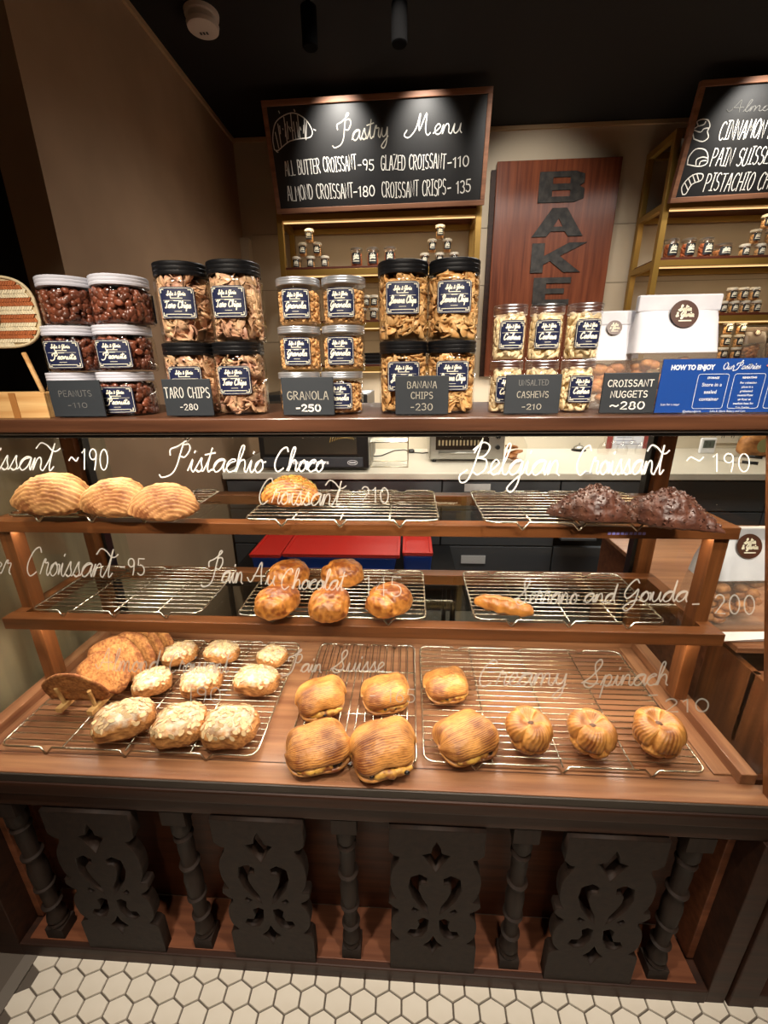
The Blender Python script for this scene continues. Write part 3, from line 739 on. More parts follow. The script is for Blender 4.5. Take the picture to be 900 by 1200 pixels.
M_seed = mat('seeds', '#c9a26a', .6, island=.3)

def fan_croissant(seed, fx=.0, lean=1.):
    def fn(th, ph):
        a, b, c = .074, .046, .052
        x, y, z = sell(th, ph, a, b, c, .9, .92, .30)
        u = x/a
        taper = 1-.30*abs(u)**2.5
        z = z*taper+.010*u*u; y = y*(1-.18*abs(u)**2)-.018*u*u+.01
        F = (fx*a, -.048, .006)
        d = math.sqrt(((x-F[0])*.62)**2+(y-F[1])**2*1.0+((z-F[2])*1.15)**2)+.0034*nz(x+seed, y, z, 34)+.0012*nz(x, y+seed, z, 95)
        k = d/.0078+.25*nz(x, y+seed, z, 25); fr = k-math.floor(k)
        saw = (fr**2.2)*(1 if fr < .9 else (1-fr)/.1)
        h = .0042*saw*(.5+1.1*abs(nz(x, y+seed, z, 30)))+.0022*nz(x, y, z+seed, 60)+.0010*nz(x, y, z+seed, 150)
        n_ = Vector((x/a/a, y/b/b, (z-c*.3)/c/c)).normalized()
        x, y, z = x+n_.x*h, y+n_.y*h, max(0, z+n_.z*h)
        return x, y, z, .95-.95*saw+.45*nz(x, y, z, 30)-.2*(z/.06), 0
    return surf(fn, 70, 110)
def golden_bun(seed, rz=0):
    def fn(th, ph):
        x, y, z = sell(th, ph, .052, .043, .040, .78, .82, .45)
        k = .5+.5*math.sin((x*.35+y*.9)*420+3*nz(x+seed, y, z, 22)); cut = math.exp(-((x+.030+.25*y)/.006)**2)
        w = .0011*k+.0022*nz(x, y+seed, z, 45)+.0022*abs(nz(x, y, z+seed, 75))-.006*cut*(z > .02)
        n_ = Vector((x, y, z-.02)).normalized(); x, y, z = x+n_.x*w, y+n_.y*w, max(0, z+n_.z*w)
        top = z/.06
        wr = abs(nz(x+seed, y, z, 75)); return x, y, z, .15+.45*top*(1-.5*cut)+.9*wr+.3*nz(x, y, z, 30)-.3*(z < .014), 0
    return surf(fn, 50, 84)
def ridged_roll(seed, nu=64, nv=170):
    prof = smooth([(.040, .0), (.048, .010), (.0495, .024), (.045, .040), (.032, .050), (.014, .0560), (-.004, .0575), (-.020, .054), (-.034, .047), (-.0435, .036), (-.0475, .027), (-.0465, .0215)], 6)
    low = smooth([(-.0465, .0215), (-.041, .020), (-.039, .015), (-.042, .010), (-.047, .0065), (-.044, .0)], 5)
    P = prof+low[1:]+[(-.015, 0), (.02, 0)]
    # resample by arc length, remember how far round the dome we are
    L = [0]
    for a, b in zip(P, P[1:]+P[:1]): L.append(L[-1]+math.hypot(b[0]-a[0], b[1]-a[1]))
    dome = L[len(prof)-1]; Q = []
    for k in range(nv):
        t = L[-1]*k/nv; i = max(j for j in range(len(P)) if L[j] <= t); f = (t-L[i])/max(1e-9, L[i+1]-L[i]); a, b = P[i], P[(i+1) % len(P)]
        Q.append((a[0]+(b[0]-a[0])*f, a[1]+(b[1]-a[1])*f, t))
    vs, cr, fs = [], [], []
    for i in range(nu+1):
        u = -1+2*i/nu; u = math.sin(u*PI/2)
        k = max(.0, 1-abs(u)**4.2)**.42
        for j, (y, z, t) in enumerate(Q):
            on = 1 if t < dome else 0; ed = min(1, t/.012, max(0, (dome-t)/.006)) if on else 0
            w = t/.0040+1.1*nz(u*.9+seed, t*18, 0, 1.4)+.35*nz(u*4, seed, t*60, 1); fr = w-math.floor(w); rid = math.sin(PI*fr)
            tn = (Q[(j+1) % nv][0]-Q[j-1][0], Q[(j+1) % nv][1]-Q[j-1][1]); l = math.hypot(*tn) or 1
            nx_, nz_ = -tn[1]/l, tn[0]/l
            h = -(.0015*rid*ed*on)*(.35+1.4*abs(nz(u*3, t*50, seed, 1.3))) 
            lump = .0045*nz(u*1.9+seed, y*28, z*28, 1)
            Y = (y+nx_*-h*0+(-nx_)*0)+0; Z = z
            Y = y-nx_*(-h)*-1 if False else y+(-1)*nx_*(h+lump)*-1*-1; Z = z+(-1)*nz_*(h+lump)
            # droop of the front lip at both ends, body sags a little in the middle
            Z = Z*(1-.14*abs(u)**3)*(1+.07*math.cos(seed+u*2)); bow = .005*math.sin(seed+u*1.7)
            X = u*.057*(1+.06*math.sin(y*45+seed))
            yc, zc_ = 0.0, .020
            vs.append((X, yc+(Y-yc)*k+bow, max(0, zc_*(1-k)*.9+Z*k if k > 0 else zc_)))
            cr.append(.98-.75*rid*on+.55*nz(X+seed, Y, Z, 20)+.25*nz(X*.4, Y*3, Z*3+seed, 60) if on else .30+.8*nz(X, Y, Z+seed, 70))
    for i in range(nu):
        for j in range(nv): fs.append((i*nv+j, i*nv+(j+1) % nv, (i+1)*nv+(j+1) % nv, (i+1)*nv+j))
    return vs, fs, cr, [0]*len(vs)
def knot(seed):
    R, H = .046, .070
    def fn(th, ph):
        st, ct = math.sin(th), math.cos(th)
        low = 1 if th > 1.72 else 0
        tw = ph+.20*th+.15*math.sin(ph+seed)+(PI/4*.8 if low else 0)
        lobe = abs(math.cos(2*tw+seed)); groove = (1-lobe)**3.0
        r = R*max(0, st)**.62*(1-.24*groove)*(1+.05*math.sin(ph+seed)); z = H*.5*(1+sgnp(ct, .70))
        z -= .011*math.exp(-(th/.30)**2)-(.006*groove*(1-low)*st)
        r *= 1-.09*math.exp(-((th-1.72)/.09)**2); r *= (.93 if low else 1)
        w = (2*tw+seed)*17+2.5*nz(math.cos(ph), math.sin(ph), ct+seed, 1.5)+th*5; fine = .5+.5*math.sin(w)
        r += .0009*fine*st*(1-.6*low); x, y = r*math.cos(ph), r*math.sin(ph)*1.02
        return x, y, max(0, z), .30+.50*lobe*(.35+.65*(1-fine))+.30*nz(x+seed, y, z, 30)-.35*groove-.25*low, 0
    return surf(fn, 70, 220)
def almond(seed, shape=0):
    a, b, c = (.050, .040, .036) if shape == 0 else ((.047, .044, .034) if shape == 1 else (.054, .038, .037))
    def fn(th, ph):
        x, y, z = sell(th, ph, a, b, c, .75, .70, .40)
        k = (y*.8-z*.7+x*.25)/.0065+.5*nz(x, y+seed, z, 25); fr = k-math.floor(k)
        h = .0026*(fr**2)*(z < c*1.05)+.0030*nz(x+seed, y, z, 40)+.0016*nz(x, y, z+seed, 90)
        n_ = Vector((x, y, z-.02)).normalized(); x, y, z = x+n_.x*h, y+n_.y*h, max(0, z+n_.z*h)
        return x, y, z, .85-.7*fr+.3*nz(x, y, z, 35)-.1*(z/.05), max(0, min(1.4, (z-.018)/.022))
    return surf(fn, 44, 76)
def choc_cone(seed):
    a, b, c = .086, .043, .056
    def fn(th, ph):
        x, y, z = sell(th, ph, a, b, c, 1.0, 1.0, .22)
        u = x/a; k = (1-abs(u)**1.5)
        y = y*(.25+.75*k)/(1e-6+math.sqrt(max(1e-6, 1-u*u)))*math.sqrt(max(0, 1-u*u))
        z = z*(.35+.65*k)
        rr = (u+1)*5.5; fr = rr-math.floor(rr)
        h = .0028*fr*fr+.0036*nz(x+seed, y, z, 42)+.0020*nz(x, y+seed, z, 110)
        n_ = Vector((x/a/a, y/b/b, (z-.01)/c/c)).normalized(); x, y, z = x+n_.x*h, y+n_.y*h, max(0, z+n_.z*h)
        y += -.022*u*abs(u)
        return x, y, z, 0, 0
    return surf(fn, 60, 90)
def finger(seed):
    a, b, c = .062, .022, .018
    def fn(th, ph):
        x, y, z = sell(th, ph, a, b, c, .8, .85, .5)
        cut = math.exp(-((y-.002)/.0035)**2)*max(0, 1-(x/.048)**4)*(z > c)
        h = -.007*cut+.0020*nz(x+seed, y, z, 60)+.0012*math.sin(x*260)
        z = max(0, z+h)
        return x, y, z, .2+.5*(z/.03)+.3*nz(x, y, z, 45)-.5*cut, 0
    return surf(fn, 40, 80)
def scatter(me, count, cond, maker, seed, off=.0):
    """small pieces lying on the upper surface of a mesh"""
    rnd = random.Random(seed); vs = me.vertices; ids = [v.index for v in vs if cond(v)]
    b = MB()
    for _ in range(count):
        v = vs[rnd.choice(ids)]; n_ = Vector(v.normal).normalized()
        q = n_.to_track_quat('Z', 'Y').to_matrix(); sp = Matrix.Rotation(rnd.uniform(0, 6.28), 3, 'Z'); tl = Matrix.Rotation(rnd.uniform(-.35, .35), 3, 'X')
        M3 = q @ sp @ tl; p, f = maker(rnd); b.add([tuple(Vector(v.co)+n_*off+M3 @ Vector(c)) for c in p], f)
    return b
def flake(rnd):
    l, w = rnd.uniform(.0042, .0068), rnd.uniform(.0026, .0040); n = 7; h = .0011
    t = [(l*math.cos(6.28*k/n)*(1.15 if k == 0 else 1), w*math.sin(6.28*k/n), h+.0006*math.cos(6.28*k/n)) for k in range(n)]
    d = [(x, y, z-h) for x, y, z in t]
    return t+d, [tuple(range(n))]+[(k, n+k, n+(k+1) % n, (k+1) % n) for k in range(n)]
def crumb(s0, s1):
    def f(rnd):
        s = rnd.uniform(s0, s1); p = [(s, 0, 0), (-s*.8, s*.6, 0), (-s*.5, -s*.9, 0), (0, .1*s, s*1.1), (0, 0, -s)]
        p = [(x*rnd.uniform(.7, 1.3), y*rnd.uniform(.7, 1.3), z) for x, y, z in p]
        return p, [(0, 1, 3), (1, 2, 3), (2, 0, 3), (1, 0, 4), (2, 1, 4), (0, 2, 4)]
    return f
def pastry_thing(name, part, me, label, cat, loc, rz, group, extras=()):
    t = thing(name, label, cat, loc, rz, group); mobj(part, me, None, t)
    return t
zt1, zt2, ztt = Z1+ZR, Z2+ZR, ZT+ZR
def on_rack(px, py, z): p = at(px, py, 2, z); return p
# -- dusted croissants, upper shelf left
CL = ['dusted tan croissant at the left end of the upper shelf, leaning left', 'dusted tan croissant in the middle of the three on the upper shelf', 'dusted tan croissant overlapping its neighbour, right of the three on the upper shelf']
for (px, py, rz, sd, fx, sc), lb in zip([(60, 588, .0, 1, .12, 1.08), (133, 590, -.05, 5, .35, .98), (190, 594, .12, 9, .45, .92)], CL):
    me = surf_mesh('croissant', fan_croissant(sd, fx), M_dust); p = on_rack(px, py, zt1+.03)
    o = mobj('dusted_croissant', me, None, loc=(p[0], p[1]+.01, zt1), rot=(0, 0, rz)); o.scale = (sc, sc, sc*1.16); tag(o, lb, 'croissant', 'dusted croissants on the upper shelf')
# -- pistachio croissant
me = surf_mesh('body', fan_croissant(21, .2), M_golden); p = on_rack(341, 577, zt1+.03)
t = thing('nut_croissant', 'golden croissant topped with greenish nut crumbs, alone on the middle upper rack', 'croissant', (p[0], p[1], zt1), .05)
o = mobj('body', me, None, t); t.scale = (.86, .9, .95)
scatter(me, 260, lambda v: v.co.z > .040, crumb(.0012, .0026), 3).build('nut_crumbs', M_green, t, kind='stuff')
# -- chocolate croissants
me = surf_mesh('body', choc_cone(2), M_choc); nb_ = scatter(me, 420, lambda v: v.co.z > .012, crumb(.0015, .0036), 4).mesh('chocolate_nuggets'); nb_.materials.append(M_nug)
for (px, py, rz, lb, sc) in [(697, 592, -.06, 'dark chocolate croissant with nuggets, left of the two on the upper shelf', 1.0), (781, 598, -.32, 'dark chocolate croissant with nuggets nearest the right post of the upper shelf', 1.02)]:
    p = on_rack(px, py, zt1+.03)
    t = thing('chocolate_croissant', lb, 'croissant', (p[0], p[1], zt1), rz, 'chocolate croissants on the upper shelf'); t.scale = (sc, sc, sc)
    mobj('body', me, None, t); o = mobj('chocolate_nuggets', nb_, None, t, kind='stuff')
# -- golden buns with chocolate sticks, lower shelf
protos = [surf_mesh('body', golden_bun(k*7.3), M_golden) for k in range(3)]
stick = MB().tube([(-.006, 0, 0), (.006, 0, 0)], .0055, 10).mesh('chocolate_stick', True); stick.materials.append(M_chip)
for i, (px, py, rz, lb) in enumerate([(338, 672, .9, 'back left'), (401, 671, .3, 'back right'), (325, 703, 1.2, 'front left'), (386, 706, 1.5, 'front middle'), (456, 702, .75, 'rightmost')]):
    p = on_rack(px, py, zt2+.028)
    t = thing('chocolate_bun', 'glossy golden bun with a dark chocolate end, %s of five on the lower shelf' % lb, 'pastry', (p[0], p[1], zt2), rz, 'glossy golden buns on the lower shelf')
    mobj('body', protos[i % 3], None, t); r_ = {0: -.6, 1: -.2, 2: -.9, 3: -1.2, 4: .2}[i]
    ang = -PI/2-.9+{0: .2, 1: .5, 2: -.5, 3: -.45, 4: .45}[i]-rz
    mobj('chocolate_stick', stick, None, t, loc=(.0455*math.cos(ang), .038*math.sin(ang), .026), rot=(0, .0, ang))
# -- seeded finger roll
me = surf_mesh('body', finger(3), M_golden); p = on_rack(590, 706, zt2+.02)
t = thing('seeded_roll', 'long golden finger roll with sesame seeds and a split top on the lower shelf', 'bread roll', (p[0], p[1], zt2), -.36)
t.scale = (1.05, 1.0, 1.1); mobj('body', me, None, t); scatter(me, 130, lambda v: v.co.z > .018, crumb(.0007, .0013), 8).build('seeds', M_seed, t, kind='stuff')
# -- ridged pastries with filling
rp = [surf_mesh('body', ridged_roll(k*5.1), M_suisse) for k in range(3)]
def filling(seed):
    rnd = random.Random(seed); b = MB()
    me = MB()
    P = []
    for k in range(17):
        u = -1+2*k/16; P.append((u*.044, -.0435+.006*u*u+rnd.uniform(-.0012, .0012), .0130+rnd.uniform(-.0012, .0012)))
    return me.tube(P, [.0030+.0046*(1-abs(-1+2*k/16)**3)+rnd.uniform(-.0016, .0016) for k in range(17)], 9).mesh('filling', True)
fm_ = [filling(1), filling(2)]
for q in fm_: q.materials.append(M_fill)
bit = MB().lathe([(.0005, -.004), (.004, -.002), (.0045, .001), (.0005, .0035)], 7).mesh('chocolate_bit', True); bit.materials.append(M_chip)
RL = [(376, 812, .28, 1.0, 'ridged folded pastry with custard, back left of the four on the middle rack'), (452, 806, .24, .98, 'ridged folded pastry with pale custard, back right of the four on the middle rack'),
      (372, 868, .42, 1.1, 'ridged folded pastry with brown filling, front left of the four on the middle rack'), (449, 872, .18, 1.16, 'largest ridged folded pastry with chocolate dots, front right of the middle rack'),
      (523, 796, .22, .92, 'ridged folded pastry with bright yellow filling at the back left of the right rack'), (545, 857, .55, 1.08, 'ridged folded pastry at the front left of the right rack beside the knots')]
for i, (px, py, rz, sc, lb) in enumerate(RL):
    p = on_rack(px, py, ztt+.034)
    t = thing('ridged_pastry', lb, 'pastry', (p[0], p[1], ztt), rz, 'ridged folded pastries on the tray'); t.scale = (sc*1.02, sc, sc)
    mobj('body', rp[i % 3], None, t); mobj('filling', fm_[i % 2], None, t)
    for (x, z) in {1: ((-.010, .017), (.012, .015)), 3: ((-.024, .0165), (.033, .0165)), 4: ((-.012, .017),), 2: ((.028, .0165), (.020, .015)), 0: ((.004, .014),), 5: ((.022, .014),)}[i]: mobj('chocolate_bit', bit, None, t, loc=(x, -.0490, z), rot=(x*30, 0, 0)).scale = (1.1, .8, .75)
# -- knotted pastries
dotm = bit.copy(); dotm.materials.clear(); dotm.materials.append(mat('brown_filling', '#5d3a26', .5))
kp = [surf_mesh('body', knot(k*.7), M_knot) for k in range(3)]
for i, (px, py, rz, sc, lb) in enumerate([(620, 858, .3, 1.0, 'knotted four-lobed pastry with dark centre, left of three'), (692, 861, .1, 1.0, 'knotted four-lobed pastry, middle of three on the right rack'), (769, 860, -.5, 1.05, 'knotted four-lobed pastry, right of three near the case corner')]):
    p = on_rack(px, py, ztt+.032)
    t = thing('knotted_pastry', lb, 'pastry', (p[0], p[1], ztt), rz, 'knotted pastries on the right rack'); t.scale = (sc, sc*1.05, sc)
    mobj('body', kp[i], None, t); mobj('filling_dot', dotm, None, t, loc=(0, -.002, .0585)).scale = (1.6, 1.2, .8)
# -- almond croissants
ap = []
for k in range(3):
    me = surf_mesh('body', almond(k*3.3, k), M_almond); fk = scatter(me, 95, lambda v: v.co.z > .030, flake, 30+k, .0002).mesh('almond_flakes'); fk.materials.append(M_flake); ap.append((me, fk))
AL = [(210, 764, .3, .90, 'back left'), (260, 762, -.1, .86, 'back middle'), (319, 766, -.4, .80, 'back right'), (178, 797, .5, .93, 'middle row left'), (236, 797, .3, .96, 'middle row centre'), (301, 796, -.1, 1.0, 'middle row right'),
      (146, 843, .45, 1.12, 'front left'), (211, 848, .2, 1.14, 'front middle'), (270, 851, .05, 1.14, 'front right')]
for i, (px, py, rz, sc, w) in enumerate(AL):
    p = on_rack(px, py, ztt+.024)
    t = thing('almond_croissant', 'almond-flaked sugar-dusted croissant, %s of nine on the left tray rack' % w, 'croissant', (p[0], p[1], ztt), rz, 'almond croissants on the left tray rack'); t.scale = (sc, sc, sc)
    me, fk = ap[(i*2+i//3) % 3]; mobj('body', me, None, t); mobj('almond_flakes', fk, None, t, kind='stuff')
# -- toasted slices in a pine holder
hx = -.765
hd = thing('toast_holder', 'small pale pine holder with pegs carrying the toasted slices', 'toast holder', (hx, .86, ztt), -.06)
for s in (-1, 1):
    x = s*.040
    MB().box(x-.0075, x+.0075, -.125, .15, 0, .012).build('rail', M_pine, hd, bevel=.001)
    for yy in (-.105, .13): MB().tube([(x, yy, .010), (x*1.05, yy-.008, .06)], .0045, 8).build('peg', M_pine, hd, smooth=True, auto=40)
def slice_mesh(seed, w=.074, h=.095):
    P = [(-.9, 0), (-1.05, .35), (-.95, .62), (-.45, .93), (0, 1.0), (.42, .93), (.9, .6), (1.05, .3), (.92, 0), (.5, -.06), (-.4, -.05)]
    rnd = random.Random(seed); P = smooth([(x*w*rnd.uniform(.95, 1.05), y*h*rnd.uniform(.96, 1.04)) for x, y in P]+[(-.9*w, 0)], 4)[:-1]
    n = len(P); vs = []; cr = []; fs = []; cx, cy = 0, h*.45
    rings = [1, .93, .75, .55, .35, .15]
    for side in (-1, 1):
        for r in rings:
            for x, y in P:
                X, Y = cx+(x-cx)*r, cy+(y-cy)*r; e = .0011*nz(X+seed, Y, side, 240)+.0016*math.sin(math.hypot(X, Y)*260)*.6
                vs.append((X, side*(.0042*(1 if r < 1 else .35))+e*(r < 1), Y)); cr.append(.35+.5*nz(X, Y, seed, 60)+.4*(r > .92))
    R_ = len(rings)
    for s in (0, 1):
        for i in range(R_-1):
            for k in range(n):
                a, b, c, d = s*R_*n+i*n+k, s*R_*n+i*n+(k+1) % n, s*R_*n+(i+1)*n+(k+1) % n, s*R_*n+(i+1)*n+k
                fs.append((a, d, c, b) if s else (a, b, c, d))
        fs.append(tuple(s*R_*n+(R_-1)*n+k for k in range(n)))
    for k in range(n): fs.append((k, (k+1) % n, R_*n+(k+1) % n, R_*n+k) if False else (k, R_*n+k, R_*n+(k+1) % n, (k+1) % n))
    return surf_mesh('toasted_slice', (vs, fs, cr, [0]*len(vs)), M_toast)
sl = [slice_mesh(k) for k in range(3)]
SLB = ['front toasted croissant slice tipping forward against the holder pegs', 'second toasted slice leaning back in the pine holder', 'broad third toasted slice in the pine holder', 'fourth toasted slice in the pine holder', 'fifth toasted slice in the pine holder', 'rearmost toasted slice in the pine holder']
for i, (y, tilt, dx, sc) in enumerate([(-.094, .22, -.012, .98), (-.062, -.62, .012, .98), (-.022, -.55, .016, 1.12), (.020, -.48, .03, 1.0), (.052, -.42, .04, .95), (.082, -.38, .055, .9)]):
    t = mobj('toasted_slice', sl[i % 3], None, loc=(hx+dx, .86+y, ztt+.0185), rot=(tilt, 0, -.06-(.08 if i else -.1)))
    t.scale = (sc, 1, sc*.95); tag(t, SLB[i], 'toast', 'toasted slices in the pine holder')

# ================================================================== JARS ON THE COUNTER
ZCT = 1.2905
def pieces_mesh(name, R, H, count, maker, seed, ex=2., core=.80):
    rnd = random.Random(seed); b = MB()
    b.lathe([(R*core*.9, .004), (R*core, .01), (R*core, H-.008), (R*core*.8, H-.004)], 16, ex=ex)
    for _ in range(count):
        t = rnd.uniform(0, 2*PI); ct, st = math.cos(t), math.sin(t); q = (abs(ct)**ex+abs(st)**ex)**(-1/ex)
        r = R*rnd.uniform(.80, .93)*q; z = rnd.uniform(.007, H-.007)
        if rnd.random() < .16: r *= rnd.uniform(.1, .9); z = H-.005
        M4 = Matrix.Translation((r*ct, r*st, z)) @ Matrix.Rotation(rnd.uniform(0, 6.28), 4, Vector((rnd.uniform(-1, 1), rnd.uniform(-1, 1), rnd.uniform(-1, 1))).normalized())
        p, f = maker(rnd); L_ = R*.965
        out = []
        for c in p:
            v = M4 @ Vector(c); ta = math.atan2(v.y, v.x); lim = L_*(abs(math.cos(ta))**ex+abs(math.sin(ta))**ex)**(-1/ex); rr = math.hypot(v.x, v.y)
            if rr > lim: v.x *= lim/rr; v.y *= lim/rr
            out.append((v.x, v.y, max(.003, v.z)))
        b.add(out, f)
    return b.mesh(name, True)
def ell(a, b_, c, nu=5, nv=8):
    vs = [(0, 0, c)]; fs = []
    for i in range(1, nu):
        for j in range(nv):
            th = PI*i/nu; ph = 2*PI*j/nv; vs.append((a*math.sin(th)*math.cos(ph), b_*math.sin(th)*math.sin(ph), c*math.cos(th)))
    vs.append((0, 0, -c)); L_ = len(vs)-1
    for j in range(nv):
        fs.append((0, 1+j, 1+(j+1) % nv)); fs.append((L_, 1+(nu-2)*nv+(j+1) % nv, 1+(nu-2)*nv+j))
        for i in range(nu-2): fs.append((1+i*nv+j, 1+(i+1)*nv+j, 1+(i+1)*nv+(j+1) % nv, 1+i*nv+(j+1) % nv))
    return vs, fs
def nut(s):
    def f(rnd): k = rnd.uniform(.85, 1.15)*s; return ell(k*1.35, k, k)
    return f
def cashew(rnd):
    P = [(.010*math.cos(a), .009*math.sin(a), 0) for a in (-.3, .4, 1.1, 1.8, 2.5, 3.3)]
    m = MB().tube(P, [.0025, .0042, .0042, .0045, .0046, .003], 6); return [(x, y-.005, z) for x, y, z in m.v], m.f
def chip(R, cup, wav, th=.0012):
    def f(rnd):
        k = R*rnd.uniform(.7, 1.15); n = 10; ph = rnd.uniform(0, 6); vs = [(0, 0, 0)]; fs = []
        for r in (.55, 1.):
            for j in range(n):
                a = 2*PI*j/n; rr = k*r*(1+.12*math.sin(2*a+ph)); z = cup*k*r*r+wav*k*r*math.sin(3*a+ph); vs.append((rr*math.cos(a), rr*math.sin(a), z))
        m = len(vs); vs += [(x, y, z-th) for x, y, z in vs]
        for o_, d in ((0, 1), (m, -1)):
            for j in range(n):
                q = [(o_, o_+1+j, o_+1+(j+1) % n), (o_+1+j, o_+1+n+j, o_+1+n+(j+1) % n, o_+1+(j+1) % n)]
                fs += [w_ if d > 0 else w_[::-1] for w_ in q]
        for j in range(n): fs.append((1+n+j, m+1+n+j, m+1+n+(j+1) % n, 1+n+(j+1) % n))
        return vs, fs
    return f
M_peanut = mat('glazed_peanuts', '#6c3a28', .35, island=.5, coat=.2); M_taro = mat('taro_chips', '#ddb78c', .5, col2='#b08068', scale=40, island=.25)
M_granola = mat('granola', '#d0a068', .7, island=.5); M_banana = mat('banana_chips', '#e0b67c', .45, col2='#bd8a50', scale=60, island=.2)
M_cashew = mat('cashew_nuts', '#f2dcb0', .5, island=.12); M_mix = mat('baked_crumbs', '#a5683c', .6, island=.4); M_darkmix = mat('dark_snacks', '#4a2a1e', .5, island=.4)
def label_parts(par, R, w, h, zc, word, ex=2., m=None, simple=False, wsc=1.):
    """curved label on the jar front (-y side) with printed lettering as a sub-part"""
    def cyl(u, v, e=0.):
        a = -PI/2+u/R; q = (abs(math.cos(a))**ex+abs(math.sin(a))**ex)**(-1/ex); return ((R+e)*q*math.cos(a), (R+e)*q*math.sin(a), zc+v)
    b = MB(); n = 12; c = w*.07
    V = []; F = []
    for i in range(n+1):
        u = -w/2+w*i/n; k = h/2-(c-min(c, w/2-abs(u)) if abs(u) > w/2-c else 0)
        V += [cyl(u, -k, .0008), cyl(u, k, .0008)]
    for i in range(n): F.append((2*i, 2*i+2, 2*i+3, 2*i+1))
    b.add(V, F); lo = b.build('label', m or M_navy, par, smooth=True)
    L_ = MB(); f = lambda u, v: cyl(u, v, .0014)
    def line(x0, y0, x1, y1, t=.0006, k=8): ribbon([[(x0+(x1-x0)*i/k, y0+(y1-y0)*i/k) for i in range(k+1)]], t, L_, f)
    def cur(tx, y, wd, sy, t):
        P, _ = cursive(tx); P = fit(P, -wd/2, y, width=wd, sy=sy); ribbon(P, t, L_, f)
    if simple:
        cur('Sofia', h*.16, w*.55, h*.10, w*.05); cur('Gloria', -h*.05, w*.6, h*.10, w*.05); line(-w*.3, -h*.25, w*.3, -h*.25, h*.07)
    else:
        e = .0022
        for x0, y0, x1, y1 in ((-w/2+e, -h/2+e, w/2-e, -h/2+e), (-w/2+e, h/2-e, w/2-e, h/2-e)): line(x0, y0, x1, y1)
        line(-w/2+e, -h/2+e, -w/2+e, h/2-e); line(w/2-e, -h/2+e, w/2-e, h/2-e)
        for sx in (-1, 1):
            for sy in (-1, 1):
                x, y = sx*(w/2-e*2.2), sy*(h/2-e*2.2); line(x, y, x-sx*.005, y, .0013, 2); line(x, y, x, y-sy*.005, .0013, 2)
        cur('Sofia & Gloria', h*.23, w*.52, h*.058, .0012)
        line(-w*.16, h*.145, w*.16, h*.145, .0012); line(-w*.38, h*.075, w*.38, h*.075, .0005); line(-w*.08, h*.06, w*.08, h*.06, .001)
        cur(word, -h*.16, w*.70*wsc, h*.100, .0019)
        line(-w*.36, -h*.36, w*.36, -h*.36, .0010); line(-w*.10, -h*.27, w*.10, -h*.27, .0007)
    L_.build('lettering', M_labelink, lo)
    return lo
def make_jar(R, H, lid_h, lidm, ex, word, lw, lh, lz, contm, contents, lid_out=.0015, wsc=1., nolabel=False):
    t = thing('snack_jar', '', 'jar')
    bh = H-lid_h
    MB().lathe([(R*.93, 0), (R*.985, .003), (R, .010), (R, bh-.014), (R*.97, bh-.006), (R*.90, bh-.002), (R*.90, bh)], 36, ex=ex).build('container', M_jar, t, smooth=True, auto=40)
    b = MB(); pr_ = [(R*.94+lid_out, bh-.001)]
    n = 3
    for k in range(n):
        z = bh+lid_h*k/n; pr_ += [(R*.955+lid_out, z+.0008), (R*.955+lid_out, z+lid_h/n-.002), (R*.94+lid_out, z+lid_h/n-.001)]
    pr_ += [(R*.93+lid_out, H-.0006), (R*.86, H), (R*.82, H-.0018), (R*.1, H-.0018)]
    b.lathe(pr_, 44, ex=2+(ex-2)*.3); b.build('lid', lidm, t, smooth=True, auto=35)
    mobj('contents', contents, contm, t, kind='stuff')
    if not nolabel: label_parts(t, R, lw, lh, lz, word, ex, wsc=wsc)
    return t
def stack(proto, pos, group, labels):
    for i, ((x, y, z, rz), lb) in enumerate(zip(pos, labels)):
        o = place(proto, i > 0, (x, y, z), rz, lb, group)
        for c in o.children:
            if c.name.startswith('contents'): c.rotation_euler = (0, 0, i*1.7)
YJ = .895
def rows(word, n_up):
    return ['bottom', 'middle', 'top'] if n_up == 3 else ['bottom', 'top']
# peanuts: six square-bodied jars with milky screw lids
c_ = pieces_mesh('contents', .051, .066, 330, nut(.0062), 5, 2.6)
j = make_jar(.0525, .0865, .017, M_whitelid, 2.6, 'Peanuts', .064, .052, .033, M_peanut, c_)
pos = [(x+dx, YJ, ZCT+k*.0866, rz) for k, dx in ((0, .0), (1, .012), (2, .024)) for x, rz in ((-.700, .16), (-.593, .1))]
stack(j, pos, 'glazed peanut jars', ['glazed peanut jar with milky lid, %s row, %s' % (r, s) for r in ('bottom', 'middle', 'top') for s in ('left', 'right')])
# the two top jars are turned so that no label shows
for o in bpy.data.objects:
    if o.get('group') == 'glazed peanut jars' and o.location.z > ZCT+.15: o.rotation_euler = (0, 0, 2.4)
# taro chips
c_ = pieces_mesh('contents', .048, .112, 210, chip(.020, .35, .12), 6, 2.6, .62)
j = make_jar(.0495, .139, .022, M_black, 2.6, 'Taro Chips', .062, .054, .068, M_taro, c_, .002)
pos = [(-.447, YJ, ZCT, .12), (-.345, YJ, ZCT, .05), (-.441, YJ, ZCT+.1391, .16), (-.337, YJ, ZCT+.1391, .02)]
stack(j, pos, 'taro chip jars', ['tall taro chip jar with black lid, %s' % w for w in ('bottom left', 'bottom right', 'top left', 'top right')])
# granola
c_ = pieces_mesh('contents', .040, .066, 520, nut(.0030), 7, 2., .86)
j = make_jar(.0410, .0822, .012, M_silverlid, 2., 'Granola', .054, .050, .037, M_granola, c_, .0025)
pos = [(x+dx, YJ-.01, ZCT+k*.0823, rz) for k, dx in ((0, 0), (1, .006), (2, .010)) for x, rz in ((-.222, .05), (-.135, -.05))]
stack(j, pos, 'granola jars', ['round granola jar with silver lid, %s row, %s' % (r, s) for r in ('bottom', 'middle', 'top') for s in ('left', 'right')])
